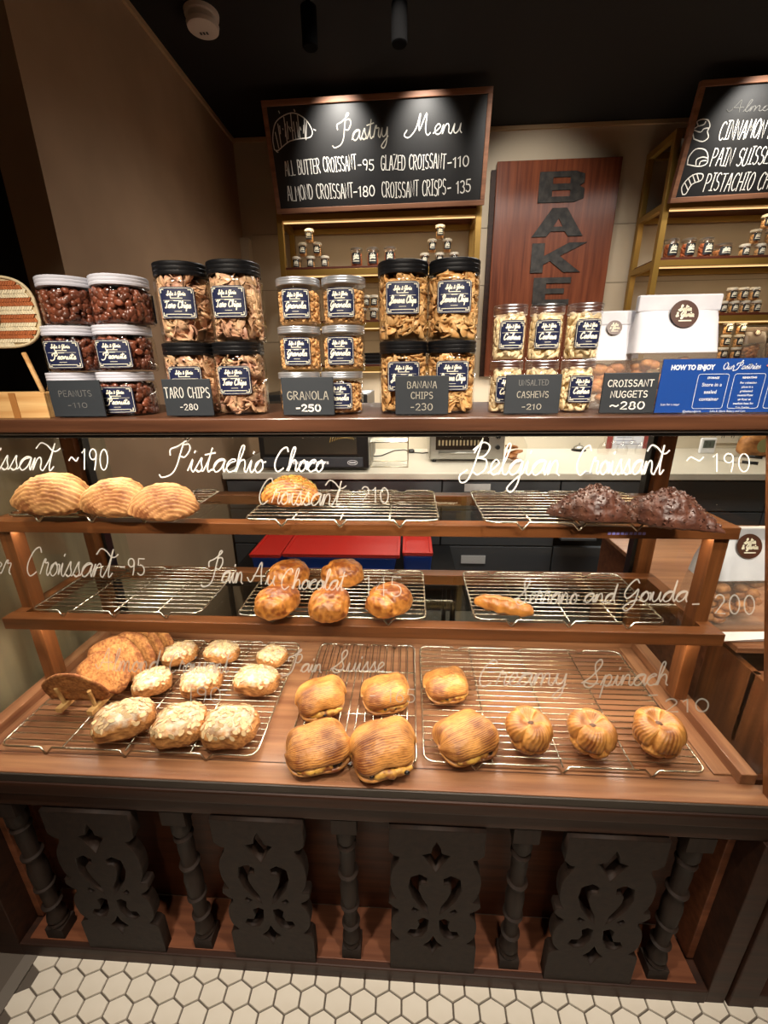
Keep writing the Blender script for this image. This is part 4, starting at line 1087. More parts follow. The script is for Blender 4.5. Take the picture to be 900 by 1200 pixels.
# banana chips
c_ = pieces_mesh('contents', .046, .112, 260, chip(.0145, .25, .05, .0022), 8, 2.6, .68)
j = make_jar(.0475, .1355, .021, M_black, 2.6, 'Banana Chips', .060, .054, .072, M_banana, c_, .002, 1.1)
pos = [(-.012, YJ, ZCT, .03), (.083, YJ, ZCT, -.02), (-.013, YJ, ZCT+.1356, .0), (.083, YJ, ZCT+.1356, -.06)]
stack(j, pos, 'banana chip jars', ['tall banana chip jar with black lid, %s' % w for w in ('bottom left', 'bottom right', 'top left', 'top right')])
# cashews
c_ = pieces_mesh('contents', .030, .078, 130, cashew, 9, 2., .70)
j = make_jar(.0315, .0975, .016, M_clearlid, 2., 'Cashews', .048, .050, .045, M_cashew, c_, .0012, .86)
pos = [(x, YJ-.01, ZCT+k*.0976, rz) for k in (0, 1) for x, rz in ((.190, .0), (.258, -.10), (.327, .05))]
stack(j, pos, 'cashew jars', ['slim cashew jar with clear lid, %s row, %s' % (r, s) for r in ('bottom', 'top') for s in ('left', 'middle', 'right')])

# ================================================================== PRICE CARDS
def card(x0, x1, h, lines, label, mslate='slate_card'):
    cx = (x0+x1)/2; w = x1-x0
    t = thing('price_card', label, 'price sign', (cx, .825, ZCT), 0, 'slate price cards on the counter')
    MB().box(-w/2, w/2, -.002, .002, .003, h).build('slate', mat('card_slate', '#22272c', .6, bump=.1, bscale=80), t, bevel=.001)
    MB().box(-w/2, w/2, -.010, .012, 0, .003).build('foot', M_acryl, t)
    for tx, y, wd, hh, sty, wt, mm in lines:
        m = MB()
        P, _ = caps(tx, .2, .03); P = fit(P, -wd*w/2, y*h, width=wd*w, sy=hh*h)
        ribbon(P, wt, m, lambda u, v: (u, -.0026, v)); m.build('lettering', mm, t)
    return t
card(-.709, -.602, .072, [('PEANUTS', .58, .62, .15, 'c', .0011, M_chalkdim), ('-110', .28, .36, .13, 'c', .0011, M_chalkdim)], 'dark slate price card in front of the peanut jars')
card(-.477, -.381, .072, [('TARO CHIPS', .52, .92, .26, 'c', .0017, M_chalk), ('-280', .20, .36, .15, 'c', .0016, M_chalk)], 'dark slate price card in front of the taro chip jars')
card(-.243, -.143, .073, [('GRANOLA', .44, .78, .20, 'c', .0016, M_chalkfaint), ('-250', .14, .46, .16, 'c', .0028, M_ink)], 'grey slate price card in front of the granola jars')
card(-.026, .074, .073, [('BANANA', .70, .54, .16, 'c', .0014, M_chalkfaint), ('CHIPS', .44, .40, .16, 'c', .0014, M_chalkfaint), ('-230', .15, .40, .16, 'c', .0016, M_chalkfaint)], 'grey slate price card in front of the banana chip jars')
card(.178, .279, .073, [('UNSALTED', .74, .52, .13, 'c', .0013, M_chalkdim), ('CASHEWS', .44, .56, .15, 'c', .0012, M_chalkfaint), ('-210', .15, .34, .13, 'c', .0014, M_chalkfaint)], 'slate price card in front of the cashew jars')
card(.353, .450, .074, [('CROISSANT', .68, .82, .15, 'c', .0016, M_chalk), ('NUGGETS', .42, .66, .15, 'c', .0016, M_chalk), ('~280', .14, .62, .17, 'c', .0024, M_ink)], 'slate price card in front of the white paper bags')
# blue how-to sign in a clear holder
t = thing('information_sign', 'blue printed how-to-enjoy sign in a clear acrylic holder at the right counter edge', 'sign', (.595, .825, ZCT)); w, h = .285, .096
MB().box(-w/2, w/2, -.001, .001, .003, h).build('print', M_blue, t)
MB().box(-w/2-.002, w/2+.002, -.004, -.002, .001, h+.002).build('front_sheet', M_acryl, t); MB().box(-w/2, w/2, -.015, .02, 0, .002).build('foot', M_acryl, t)
tb = MB()
def tx(s, size, x, z, al='LEFT', bold=0., sx=1.): mesh_into(tb, text_mesh(s, size, al, 0, bold), lambda c: (x+c[0]*sx, -.0014, z+c[1]))
tx('HOW TO ENJOY', .0112, -w/2+.015, h-.018, bold=.0006, sx=.88)
P, _ = cursive('Our Pastries'); ribbon(fit(P, -w/2+.105, h-.018, width=.062, sy=.0052), .0013, tb, lambda u, v: (u, -.0014, v))
def rr(x0, z0, x1, z1, r=.004, sk=.0):
    P = []
    for cx, cz, a in ((x1-r, z1-r, 0), (x0+r, z1-r, 90), (x0+r, z0+r, 180), (x1-r, z0+r, 270)): P += [(cx+r*math.cos(math.radians(a+k*30)), cz+r*math.sin(math.radians(a+k*30))) for k in range(4)]
    return [P+[P[0]]]
for k, (hd_, ls, sz) in enumerate([('STORAGE', ['Store in a', 'sealed', 'container'], .0088), ('REHEATING', ['For reheating', 'place in a', 'preheated', 'oven/airfryer', 'air fryer at', 'medium heat for', '2 to 3 mins'], .0052), ('BEST BEFORE', ['Up to 3 days', 'ref', '', 'Up to 7 days', 'frozen'], .0052)]):
    x0 = -w/2+.065+k*.062; ribbon(rr(x0, .010, x0+.053, h-.026), .0008, tb, lambda u, v: (u, -.0014, v))
    tx(hd_, .0046, x0+.0265, h-.034, 'CENTER', .0002)
    for i, l in enumerate(ls):
        if l: tx(l, sz, x0+.0265, h-.043-i*(.0072 if k else .0125)-(.004 if not k else 0), 'CENTER', .0001)
tx('Scan for a copy!', .0052, -w/2+.0085, .016); tx('@sofiaandgloria', .0050, -w/2+.050, .0035); tx('Sofia & Gloria Bakery and Cafe', .0050, -w/2+.098, .0035)
tb.build('print_lettering', M_white, t)
mobj('croissant_emblem', curve_mesh([smooth([(-.012, 0), (-.006, .005), (0, .008), (.006, .005), (.012, 0), (.006, -.003), (0, -.004), (-.006, -.003), (-.012, 0)], 3)[:-1]], .0002), mat('emblem_salmon', '#d8775e', .5), t, loc=(-w/2+.188, -.0016, h-.013), rot=(PI/2, 0, 0))

# ================================================================== PAPER BAGS
def nugget(rnd):
    k = rnd.uniform(.010, .016); vs, fs = ell(k*1.3, k, k*.85, 6, 9)
    s = rnd.uniform(0, 50); return [(x*(1+.25*nz(x+s, y, z, 90)), y*(1+.25*nz(x, y+s, z, 90)), z*(1+.25*nz(x, y, z+s, 90))) for x, y, z in vs], fs
M_nugget = mat('croissant_nuggets', '#c98a50', .6, col2='#95562a', scale=60, island=.15, bump=.6, bscale=100)
def paper_bag(name, label, loc, rz, w, d, h, lean=0., dark=None):
    t = thing(name, label, 'paper bag', loc, rz, 'bags of baked nuggets')
    hh = h*.52
    rnd = random.Random(int(w*1000)); b = MB(); n = 18
    def sec(z, k): # rounded rectangle section, narrowing to the fold
        ww, dd = w/2*(1-.10*k), d/2*(1-.92*k**1.3)
        return [(ww*sgnp(math.cos(a), .45)+.002*nz(z, a, k, 9), dd*sgnp(math.sin(a), .45)+.003*nz(z*20, a, k, 2)+lean*z, z) for a in [2*PI*i/24 for i in range(24)]]
    Z = [0, .004, .3*h, hh]; K = [0, 0, .06, .30]
    V = []; 
    for z, k in zip(Z, K): V += sec(z, k)
    F = [(i*24+j_, i*24+(j_+1) % 24, (i+1)*24+(j_+1) % 24, (i+1)*24+j_) for i in range(len(Z)-1) for j_ in range(24)]+[tuple(range(24))[::-1]]
    MB().add(V, F).build('film', M_film, t, smooth=True)
    Z = [hh-.002, h*.68, h*.80, h*.88]; K = [.30, .55, .78, .95]; V = []
    for z, k in zip(Z, K): V += sec(z, k)
    F = [(i*24+j_, i*24+(j_+1) % 24, (i+1)*24+(j_+1) % 24, (i+1)*24+j_) for i in range(len(Z)-1) for j_ in range(24)]
    MB().add(V, F).build('paper_header', M_paper, t, smooth=True)
    yl = lean*h*.9
    MB().box(-w/2*.93, w/2*.93, yl-.008, yl+.006, h*.86, h).build('folded_top', M_paper, t, bevel=.003)
    sm_ = MB(); sm_.lathe([(.0005, 0), (w*.155, 0), (w*.155, .0006), (.0005, .0008)], 28)
    so = sm_.build('sticker', M_brown, t, loc=(w*.03, yl-.0180-(d-.09)*.2, h*.835), rot=(PI/2-.30, 0, 0))
    m = MB(); r = w*.155
    for s_, y, wd in (('Sofia', .22, .9), ('& Gloria', -.22, 1.25)):
        P, _ = cursive(s_); ribbon(fit(P, -wd*r/2, y*r, width=wd*r, sy=r*.17), r*.09, m, lambda u, v: (u, v, .0014))
    ribbon([[(-r*.42, -.52*r), (r*.42, -.52*r)]], r*.09, m, lambda u, v: (u, v, .0014)); m.build('lettering', M_labelink, so)
    cb_ = MB()
    for _ in range(46):
        z = rnd.uniform(.014, h*.44); q, f = nugget(rnd); a = rnd.uniform(0, 2*PI); rx, ry = (w/2-.020)*rnd.uniform(.3, .95), (d/2-.018)*rnd.uniform(.5, .9)*(1-.3*z/h)
        x_, y_ = rx*sgnp(math.cos(a), .6), ry*sgnp(math.sin(a), .6)+lean*z; cb_.add([(x+x_, y+y_, zz+z) for x, y, zz in q], f)
    cb_.build('nuggets', M_nugget, t, smooth=True, kind='stuff')
    return t
p = at(790, 470, 1, .915)
paper_bag('paper_bag', 'large white paper bag with brown round sticker behind the blue sign', (.515, .925, ZCT), 0, .165, .09, .213)
paper_bag('paper_bag', 'smaller white paper bag with brown sticker beside the cashew jars', (.408, .955, ZCT), -.1, .092, .07, .19)
paper_bag('paper_bag', 'narrow white paper bag squeezed between the two stickered bags, mostly hidden', (.475, 1.05, ZCT), .15, .08, .06, .20)
paper_bag('paper_bag', 'white paper bag with brown sticker standing on the side case beyond the right glass', (.775, .955, CZ-.598), .05, .185, .10, .245)
o = MB().hexa([(-.075, -.012, 0), (.075, -.004, 0), (.08, .015, 0), (-.06, .012, 0), (-.085, -.02, .006), (.09, -.008, .014), (.09, .012, .016), (-.06, .016, .008)]).build('plastic_tray', M_white, None, loc=(.79, .872, CZ-.599), bevel=.001)
tag(o, 'small white plastic tray in front of the paper bag on the side case', 'tray')

# ================================================================== WOVEN FAN AND PINE BOX
bx = thing('pine_box', 'small open pine box holding the woven fan at the left end of the counter', 'box', (-.80, .86, ZCT))
for nme, q in (('side', (-.10, .078, -.035, -.029, 0, .049)), ('side', (-.10, .078, .029, .035, 0, .049)), ('end', (-.10, -.094, -.029, .029, 0, .049)), ('end', (.072, .078, -.029, .029, 0, .049)), ('bottom', (-.094, .072, -.029, .029, 0, .004))):
    MB().box(*q).build(nme, M_pine, bx, bevel=.001)
MB().box(.004, .018, -.0362, -.0350, 0, .049).build('strap', mat('tan_strap', '#a06a32', .6), bx)
fan = thing('woven_fan', 'woven palm fan with orange and cream bands, blue motif and wooden handle', 'fan', (-.79, .86, ZCT), 0)
FC, FR = (-.012, .198), .078
MB().tube([(.048, 0, .006), (.018, 0, .125)], .0045, 10).build('handle', M_pine, fan, smooth=True)
body = [(FC[0]+FR*1.10*sgnp(math.cos(a), .72), FC[1]+FR*.80*sgnp(math.sin(a), .72)) for a in [2*PI*i/48 for i in range(48)]]
mobj('backing', curve_mesh([body], .0015), mat('straw', '#c9b48c', .8), fan, loc=(0, -.004, 0), rot=(PI/2, 0, 0))
MB().tube([(x, -.006, z) for x, z in body], .0028, 6, True).build('rim', mat('straw_rim', '#d2bf98', .8), fan, smooth=True)
inside = lambda x, z: (abs((x-FC[0])/(FR*1.06))**2.78+abs((z-FC[1])/(FR*.77))**2.78) < .93
wm = {0: MB(), 1: MB()}
for r in range(-9, 10):
    z = FC[1]+r*.0072
    for c in range(-18, 19):
        x = FC[0]+c*.0052+(.0026 if r % 2 else 0); sk = .0042*(1 if r % 2 else -1)
        if not inside(x, z) : continue
        if (x-FC[0]+.028)**2+(z-FC[1])**2 < .036**2: continue
        k = 0 if (r//2) % 2 else 1; m = wm[k]
        m.hexa([(x-.0023-sk/2, -.0085, z-.0038), (x+.0023-sk/2, -.0085, z-.0038), (x+.0023-sk/2, -.0055, z-.0038), (x-.0023-sk/2, -.0055, z-.0038), (x-.0023+sk/2, -.0075, z+.0038), (x+.0023+sk/2, -.0075, z+.0038), (x+.0023+sk/2, -.0055, z+.0038), (x-.0023+sk/2, -.0055, z+.0038)])
wm[1].build('cream_strips', mat('cream_palm', '#e2d3b0', .7, island=.1), fan, kind='stuff'); wm[0].build('orange_strips', mat('orange_palm', '#a85a28', .7, island=.12), fan, kind='stuff')
cx_, cz_ = FC[0]-.028, FC[1]
MB().tube([(cx_+.036*math.cos(a), -.009, cz_+.036*math.sin(a)) for a in [2*PI*i/32 for i in range(32)]], .0028, 6, True).build('motif_rim', mat('straw_rim', ''), fan, smooth=True)
b1, b2 = MB(), MB()
for r in range(-4, 5):
    for c in range(-6, 7):
        x, z = cx_+c*.0058+(.0029 if r % 2 else 0), cz_+r*.0075
        if (x-cx_)**2+(z-cz_)**2 > .031**2: continue
        (b1 if (c+abs(r)) % 3 else b2).box(x-.0027, x+.0027, -.0090, -.006, z-.0036, z+.0036)
b1.build('motif_cream', mat('cream_palm', ''), fan, kind='stuff'); b2.build('motif_blue', mat('teal_palm', '#1f5a74', .7), fan, kind='stuff')

# ================================================================== MENU BOARDS, SIGN, DETECTOR
def board(name, label, bl, br, tl, tr, m=M_frame):
    """tilted board given by four world corners"""
    c = (np.array(bl)+np.array(br))/2; t = thing(name, label, 'menu board', tuple(c))
    ux = np.array(br)-np.array(bl); w = np.linalg.norm(ux); ux /= w; uz = (np.array(tl)-np.array(bl)); h = np.linalg.norm(uz); uz /= h; n_ = np.cross(ux, uz)
    M4 = Matrix((( *[ux[0], uz[0], n_[0]], 0), (ux[1], uz[1], n_[1], 0), (ux[2], uz[2], n_[2], 0), (0, 0, 0, 1)))
    def part(nm, b, mm, par=t, bev=0, lab=None): o = b.build(nm, mm, par, bevel=bev, label=lab); o.matrix_local = M4 if par is t else Matrix.Identity(4); return o
    part('panel', MB().box(-w/2+.01, w/2-.01, .01, h-.01, -.012, 0), M_board)
    f = .022
    for b in ((-w/2, w/2, 0, f), (-w/2, w/2, h-f, h), (-w/2, -w/2+f, f, h-f), (w/2-f, w/2, f, h-f)):
        part('frame_bar', MB().box(b[0], b[1], b[2], b[3], -.02, .010), m, bev=.002)
    def loc(px, py):
        q = at_plane(px, py, c, n_)-c; return np.dot(q, ux), np.dot(q, uz)
    def text(s, x0, y0, x1, y1, hp, style, wt, mm=M_chalk, jit=.05):
        a = loc(x0, y0); b = loc(x1, y1); hh = loc(x0, y0-hp)[1]-a[1]
        d = math.hypot(b[0]-a[0], b[1]-a[1]); an = math.atan2(b[1]-a[1], b[0]-a[0])
        if style == 'cur': P, _ = cursive(s, slant=.1); P = fit(P, 0, 0, width=d, sy=hh/2.2)
        else: P, _ = caps(s, .16, jit); P = fit(P, 0, 0, width=d, sy=hh)
        q = MB(); ribbon(P, wt, q, lambda u, v: (a[0]+u*math.cos(an)-v*math.sin(an), a[1]+u*math.sin(an)+v*math.cos(an), .0012)); part('lettering', q, mm)
    def draw(polys, wt, mm=M_chalk, nm='chalk_drawing'):
        q = MB(); ribbon([[loc(*p) for p in P] for P in polys], wt, q, lambda u, v: (u, v, .0012)); part(nm, q, mm)
    return t, text, draw
YBo, YTo = 2.555, 2.44
bl, br = at(325, 250.5, 1, YBo), at(567, 241, 1, YBo); tl, tr = at(305, 118, 1, YTo), at(578, 101.5, 1, YTo)
t, text, draw = board('menu_board', 'large black chalkboard listing the pastry menu above the left shelves', bl, br, bl+(tl+tr-bl-br)/2, tr)
text('Pastry', 390, 168, 455, 160, 26, 'cur', .0045, M_chalkfaint); text('Menu', 474, 160, 541, 155, 26, 'cur', .0045)
text('ALL BUTTER CROISSANT', 335, 206, 418, 199, 17, 'caps', .0036); text('-95', 420, 199, 438, 199, 12, 'caps', .0042)
text('GLAZED CROISSANT', 447, 199, 522, 197, 17, 'caps', .0036); text('-110', 525, 196, 549, 194, 12, 'caps', .005)
text('ALMOND CROISSANT', 338, 236, 414, 231, 17, 'caps', .0036); text('-180', 415, 231, 439, 230, 12, 'caps', .005)
text('CROISSANT CRISPS', 448, 232, 522, 228, 18, 'caps', .0036); text('- 135', 525, 227, 551, 224, 14, 'caps', .005)
cr = [smooth([(322, 176), (320, 162), (323, 145), (333, 136), (345, 133), (358, 140), (366, 153), (364, 161), (352, 163), (340, 166), (332, 172), (326, 177), (322, 176)], 4),
      [(326, 146), (330, 172)], [(333, 138), (337, 168)], [(341, 134), (344, 165)], [(349, 136), (352, 162)], [(357, 141), (358, 161)], [(323, 156), (327, 174)],
      [(327, 131), (328, 133)], [(345, 129), (346, 131)], [(324, 178), (326, 179)], [(368, 152), (370, 153)]]
cr += [[(324+3.1*k+1.5*math.sin(k*7), 144+8*math.sin(k*2.3)**2-k*.2), (326+3.0*k, 158+6*math.cos(k*1.7))] for k in range(1, 12)]
draw(cr, .004)
bl2 = at(785, 236, 1, YBo); ex_ = (br-bl)/np.linalg.norm(br-bl); tl2 = at(822, 91, 1, YTo); L2 = 1.10
t, text, draw = board('menu_board', 'second black chalkboard cut off by the right edge of the photo above the right shelves', bl2, bl2+ex_*L2, tl2, tl2+ex_*L2)
text('CINNAMON ROLL', 842, 166, 925, 160, 21, 'caps', .0040); text('PAIN SUISSE', 832, 197, 899, 193, 20, 'caps', .0040); text('PISTACHIO CHOCO', 824, 226, 920, 221, 20, 'caps', .0040)
text('Almond', 852, 134, 925, 129, 14, 'cur', .003, mat('dust_chalk', '#4a4946', .9))
draw([smooth([(814, 165), (813, 155), (819, 150), (818, 145), (824, 142), (831, 143), (833, 150), (830, 156), (831, 163), (824, 168), (814, 165)], 3), smooth([(815, 155), (822, 157), (826, 153), (832, 152)], 3), smooth([(820, 150), (826, 148), (828, 145)], 3),
      smooth([(806, 195), (808, 186), (816, 177), (826, 177), (830, 183), (829, 193), (820, 197), (806, 195)], 3), smooth([(816, 195), (817, 189), (824, 186), (829, 187)], 3), smooth([(820, 195), (822, 191), (828, 190)], 3),
      smooth([(800, 230), (799, 222), (806, 212), (815, 206), (824, 206), (822, 213), (811, 218), (804, 229), (800, 230)], 3), [(803, 217), (806, 224)], [(807, 211), (810, 219)], [(812, 207), (815, 216)], [(817, 206), (819, 213)]], .0042)
# carved BAKE sign
zT, zB_ = CZ+1.075, CZ-.05
t = thing('carved_sign', 'tall reddish wood plank sign with charred carved letters reading BAKE downwards', 'sign', (.81, 2.86, zB_))
MB().box(-.335, .335, -.025, .022, 0, zT-zB_).build('plank', M_signwood, t, bevel=.004); MB().box(-.36, -.30, .0, .028, 0, zT-zB_-.03).build('back_batten', M_dark, t)
LET = {'B': [[(0, 0), (0, 1), (.8, 1), (1, .9), (1, .62), (.9, .53), (1.02, .42), (1.02, .12), (.82, 0)], [(.3, .18), (.72, .18), (.72, .40), (.3, .40)], [(.3, .60), (.70, .60), (.70, .82), (.3, .82)]],
       'A': [[(0, 0), (.38, 1), (.68, 1), (1.06, 0), (.76, 0), (.68, .18), (.38, .18), (.30, 0)], [(.42, .34), (.64, .34), (.53, .66)]],
       'K': [[(0, 0), (0, 1), (.27, 1), (.27, .56), (.80, 1), (1.18, 1), (.62, .56), (1.10, 0), (.74, 0), (.42, .40), (.27, .28), (.27, 0)]],
       'E': [[(0, 0), (0, 1), (.95, 1), (.95, .80), (.32, .80), (.32, .60), (.80, .60), (.80, .42), (.32, .42), (.32, .20), (.95, .20), (.95, 0)]]}
for ch, (x0, x1, yt, yb) in {'B': (630, 687, 200, 238), 'A': (623, 686, 243, 278), 'K': (621, 687, 284, 320), 'E': (623, 669, 325, 358)}.items():
    a = at(x0, yb, 1, 2.834); b = at(x1, yt, 1, 2.834); w_, h_ = (b[0]-a[0]), b[2]-a[2]; mxx = max(q[0] for q in LET[ch][0])
    me = curve_mesh([[(x/mxx*w_, y*h_) for x, y in P] for P in LET[ch]], .004, .001)
    mobj('carved_letter', me, M_char, t, loc=(a[0]-.81, -.0265, a[2]-zB_), rot=(PI/2, 0, 0))
# smoke detector
p = at(237, 24, 2, ZC-.02)
t = thing('smoke_detector', 'round white smoke detector on the black ceiling', 'smoke detector', (p[0], p[1], ZC-.045))
mw_ = mat('detector_white', '#c9bfb6', .5)
MB().lathe([(.060, .033), (.062, .045)], 32).build('base', mw_, t, smooth=True, auto=40); MB().lathe([(.045, -.002), (.055, .0), (.058, .012), (.050, .020), (.050, .033)], 32).build('cover', mw_, t, smooth=True, auto=40)
for k in range(3): MB().box(-.02+k*.012, -.013+k*.012, .010, .022, -.0032, -.001).build('vent_slot', M_black, t)
for px, py in ((362, 22), (468, 18)):
    p = at(px, py, 2, ZC-.08)
    t = thing('ceiling_spotlight', 'dark cylindrical ceiling spotlight above the %s half of the left menu board' % ('left' if px < 400 else 'right'), 'spotlight', (p[0], p[1], ZC-.16))
    MB().lathe([(.024, 0), (.028, .004), (.028, .11)], 20).build('housing', mat('matt_black_lamp', '#060505', .95, spec=.1), t, smooth=True, auto=40); MB().lathe([(.008, .11), (.008, .16)], 10).build('stem', mat('matt_black_lamp', ''), t)

# ================================================================== BACK SHELVES
def unit(name, label, x0, x1, y0, y1, zt, levels):
    t = thing(name, label, 'shelf unit', ((x0+x1)/2, (y0+y1)/2, 0)); f = .030
    def P(nm, m, *b, **k): return MB().box(*b).build(nm, m, t, world=True, bevel=.001, **k)
    zb = CZ-.02
    for x in (x0, x1-f):
        for y in (y0, y1-f): P('post', M_gold, x, x+f, y, y+f, zb, zt)
    for y in (y0, y1-f): P('top_bar', M_gold, x0+f, x1-f, y, y+f, zt-f, zt)
    for x in (x0, x1-f): P('top_bar', M_gold, x, x+f, y0+f, y1-f, zt-f, zt)
    for z in levels:
        P('front_bar', M_gold, x0+f, x1-f, y0, y0+f*.8, z-.040, z-.012)
        P('rear_bar', M_gold, x0+f, x1-f, y1-f*.8, y1, z-.040, z-.012)
        for x in (x0, x1-f): P('side_bar', M_gold, x, x+f, y0+f, y1-f, z-.040, z-.012)
        P('shelf_board', M_shelfwood, x0+f*.5, x1-f*.5, y0+.002, y1-.002, z-.012, z)
        P('light_strip', mat('led_strip_housing', ''), x0+f, x1-f, y0+f*.8+.002, y0+f*.8+.010, z-.046, z-.040, label='warm led strip under the front bar')
    return t
LV = [CZ+.80, CZ+.540, CZ+.268, CZ+.030]
YF = 2.60
unit('back_shelf', 'gold framed shelf unit with small jars below the left menu board', -.715, .372, YF, 2.875, CZ+1.09, LV)
unit('back_shelf', 'gold framed shelf unit with jars at the right behind the second menu board', 1.285, 2.35, YF, 2.875, CZ+1.09, LV)
for x in (-.17, 1.82):
    for z in LV: area('shelf_led', (x, YF+.045, z-.05), (math.radians(12), 0, 0), .98, .012, 1.0, (1, .80, .52))
# small shelf jars
M_slab = mat('black_label', '#16161a', .5)
c1 = pieces_mesh('contents', .021, .046, 90, nut(.0034), 21, 2., .85); c2 = pieces_mesh('contents', .031, .075, 110, nut(.0060), 22, 2., .8); c3 = pieces_mesh('contents', .040, .045, 90, nut(.0060), 23, 2., .85)
def small_jar(R, H, lm, cont, cm, label_m):
    t = thing('shelf_jar', '', 'jar')
    MB().lathe([(R*.93, 0), (R, .004), (R, H-.016), (R*.92, H-.010)], 18).build('container', M_jar, t, smooth=True, auto=40)
    MB().lathe([(R*1.0, H-.012), (R*1.02, H-.002), (R*.9, H)], 18).build('lid', lm, t, smooth=True, auto=35)
    mobj('contents', cont, cm, t, kind='stuff'); label_parts(t, R, R*1.5, H*.55, H*.46, '', 2., label_m, simple=True)
    return t
sj = small_jar(.0255, .066, mat('cream_lid', '#cfc6b4', .4), c1, M_granola, M_slab)
mj = small_jar(.0345, .100, M_clearlid, c2, mat('orange_snack', '#b8683c', .6, island=.3), M_slab)
lj = small_jar(.0430, .070, M_clearlid, c3, M_nugget, M_slab)
used = {}
def sjar(proto, px, py, z, label, group, Y=2.68):
    x = at(px, py, 1, Y)[0]
    o = place(proto, proto.name in used, (x, Y, z), 0, label, group); used[proto.name] = 1; return o
SH = .0662
def pyramid(pxs, py, z, where, grp, Y=2.68):
    xs = [at(px, py, 1, Y)[0] for px in pxs]; n = len(xs); nm = ['bottom row', 'middle row', 'top']
    side = {3: ['left', 'centre', 'right'], 2: ['left', 'right'], 1: ['single']}
    k = 0; cur = xs
    while cur:
        for i, x in enumerate(cur):
            o = place(sj, 'sj' in used, (x, Y, z+k*SH), 0, 'tiny cream-lidded jar, %s %s of pyramid %s' % (nm[k], side[len(cur)][i], where), grp); used['sj'] = 1
        cur = [(a+b)/2 for a, b in zip(cur, cur[1:])]; k += 1
pyramid([348, 364.5, 381], 308, LV[1], 'at the left of the left shelf unit', 'small jars on the left shelf unit')
pyramid([497.5, 515, 532], 303, LV[1], 'at the right of the left shelf unit', 'small jars on the left shelf unit')
for px, w in ((418, 'left'), (437, 'middle'), (457, 'right')): sjar(mj, px, 300, LV[1], 'clear jar of orange snacks, %s of three on the left shelf unit' % w, 'medium jars on the left shelf unit')
for r, (z, Y) in enumerate(((LV[2], 2.66), (LV[2]+SH, 2.66))):
    for px, w in ((425 if r == 0 else 429, 'left'), (438, 'right')):
        x = at(px, 365, 1, Y)[0]+(.0 if r == 0 else .004); place(sj, True, (x, Y, z), 0, 'small jar, %s of the %s pair between the granola and banana jars' % (w, 'lower' if r == 0 else 'upper'), 'small jars on the left shelf unit')
o = thing('slatted_tray', 'dark slatted tray on the lowest level of the left shelf unit', 'tray', (at(440, 425, 1, 2.68)[0], 2.68, LV[3]))
for k in range(3): MB().box(-.06, .06, -.05, .05, .012+k*.020, .024+k*.020).build('slat', M_black, o)
MB().box(-.055, .055, -.045, .045, 0, .060).build('core', M_cab, o)
for px, w in ((786, 'left'), (806, 'middle'), (826.5, 'right')): sjar(mj, px, 290, LV[1], 'clear jar of orange snacks, %s of three on the right shelf unit' % w, 'medium jars on the right shelf unit')
sjar(sj if False else lj, 846, 292, LV[1], 'low dark jar between the orange snack jars and the pyramid on the right shelf unit', 'low jars on the right shelf unit')
pyramid([872, 890, 908], 292, LV[1], 'on the right shelf unit', 'small jars on the right shelf unit')
for px, w in ((771, 'first'), (789, 'second'), (808, 'third'), (829, 'fourth')): sjar(lj, px, 350, LV[2], 'low clear jar on the right shelf unit, %s from the gold post' % w, 'low jars on the right shelf unit')
for r, pxs in enumerate(((848, 861, 874, 887), (856, 869, 882))):
    for i, px in enumerate(pxs): place(sj, True, (at(px, 350, 1, 2.68)[0], 2.68, LV[2]+r*SH), 0, 'tiny jar, %s row of right-hand block, %s from left' % ('lower' if r == 0 else 'upper', ('first', 'second', 'third', 'fourth')[i]), 'small jars on the right shelf unit')
for r in range(3):
    for i, px in enumerate((847, 862)): place(sj, True, (at(px, 410, 1, 2.68)[0], 2.68, LV[3]+r*SH), 0, 'tiny jar right of the big paper bag, %s of the %s row' % (('left', 'right')[i], ('bottom', 'middle', 'top')[r]), 'small jars on the right shelf unit')
for px, w in ((881, 'left'), (912, 'right')):
    x = at(px, 405, 1, 2.68)[0]; b_ = paper_bag('snack_bag', 'brown stickered snack bag on the right shelf unit, %s one' % w, (x, 2.68, LV[3]), 0, .125, .08, .17)
    b_['group'] = 'snack bags on the right shelf unit'
    for c in b_.children:
        if c.name.startswith(('paper_header', 'folded_top')): c.data.materials.clear(); c.data.materials.append(mat('grey_film', '#6a5a4c', .4))

# ================================================================== BACK COUNTER
ZB = CZ-.515
bc = thing('back_counter', 'long white kitchen counter with charcoal drawers along the back wall', 'counter', (1.0, 2.5, 0))
def bcx(nm, m, *b, bevel=.001, par=None, label=None): return MB().box(*b).build(nm, m, par or bc, world=True, bevel=bevel, label=label)
bcx('worktop', M_counter, XW+.01, 3.0, 2.155, 2.885, ZB-.035, ZB, bevel=.003)
bcx('backsplash', mat('cream_backsplash', '#cfc4b0', .35), XW+.055, 3.0, 2.872, 2.886, ZB, ZB+.10)
bcx('carcass', M_recess_shade, XW+.01, 3.0, 2.22, 2.88, 0, ZB-.035)  # solid block, shade of the open gaps painted as near-black colour
zc = ZB-.05; xs = [-1.0, -.42, .18, .80, 1.30, 1.85, 2.4, 2.98]
for i, (a, b) in enumerate(zip(xs, xs[1:])):
    z = zc
    for k, hgt in enumerate((.16, .20, .22)):
        if i in (2, 3) and k == 1 and i == 3: z -= hgt+.008; continue
        d = bcx('drawer_front', M_cab, a+.004, b-.004, 2.190, 2.218, z-hgt, z, bevel=.002); z -= hgt+.008
def tagcard(px0, px1, py0, py1, Y, label):
    a = at(px0, py1, 1, Y); b = at(px1, py0, 1, Y); o = MB().box(0, b[0]-a[0], -.002, 0, 0, b[2]-a[2]).build('label_card', mat('white_card', '#e9e9ea', .5), None, loc=(a[0], Y, a[2])); tag(o, label, 'label card')
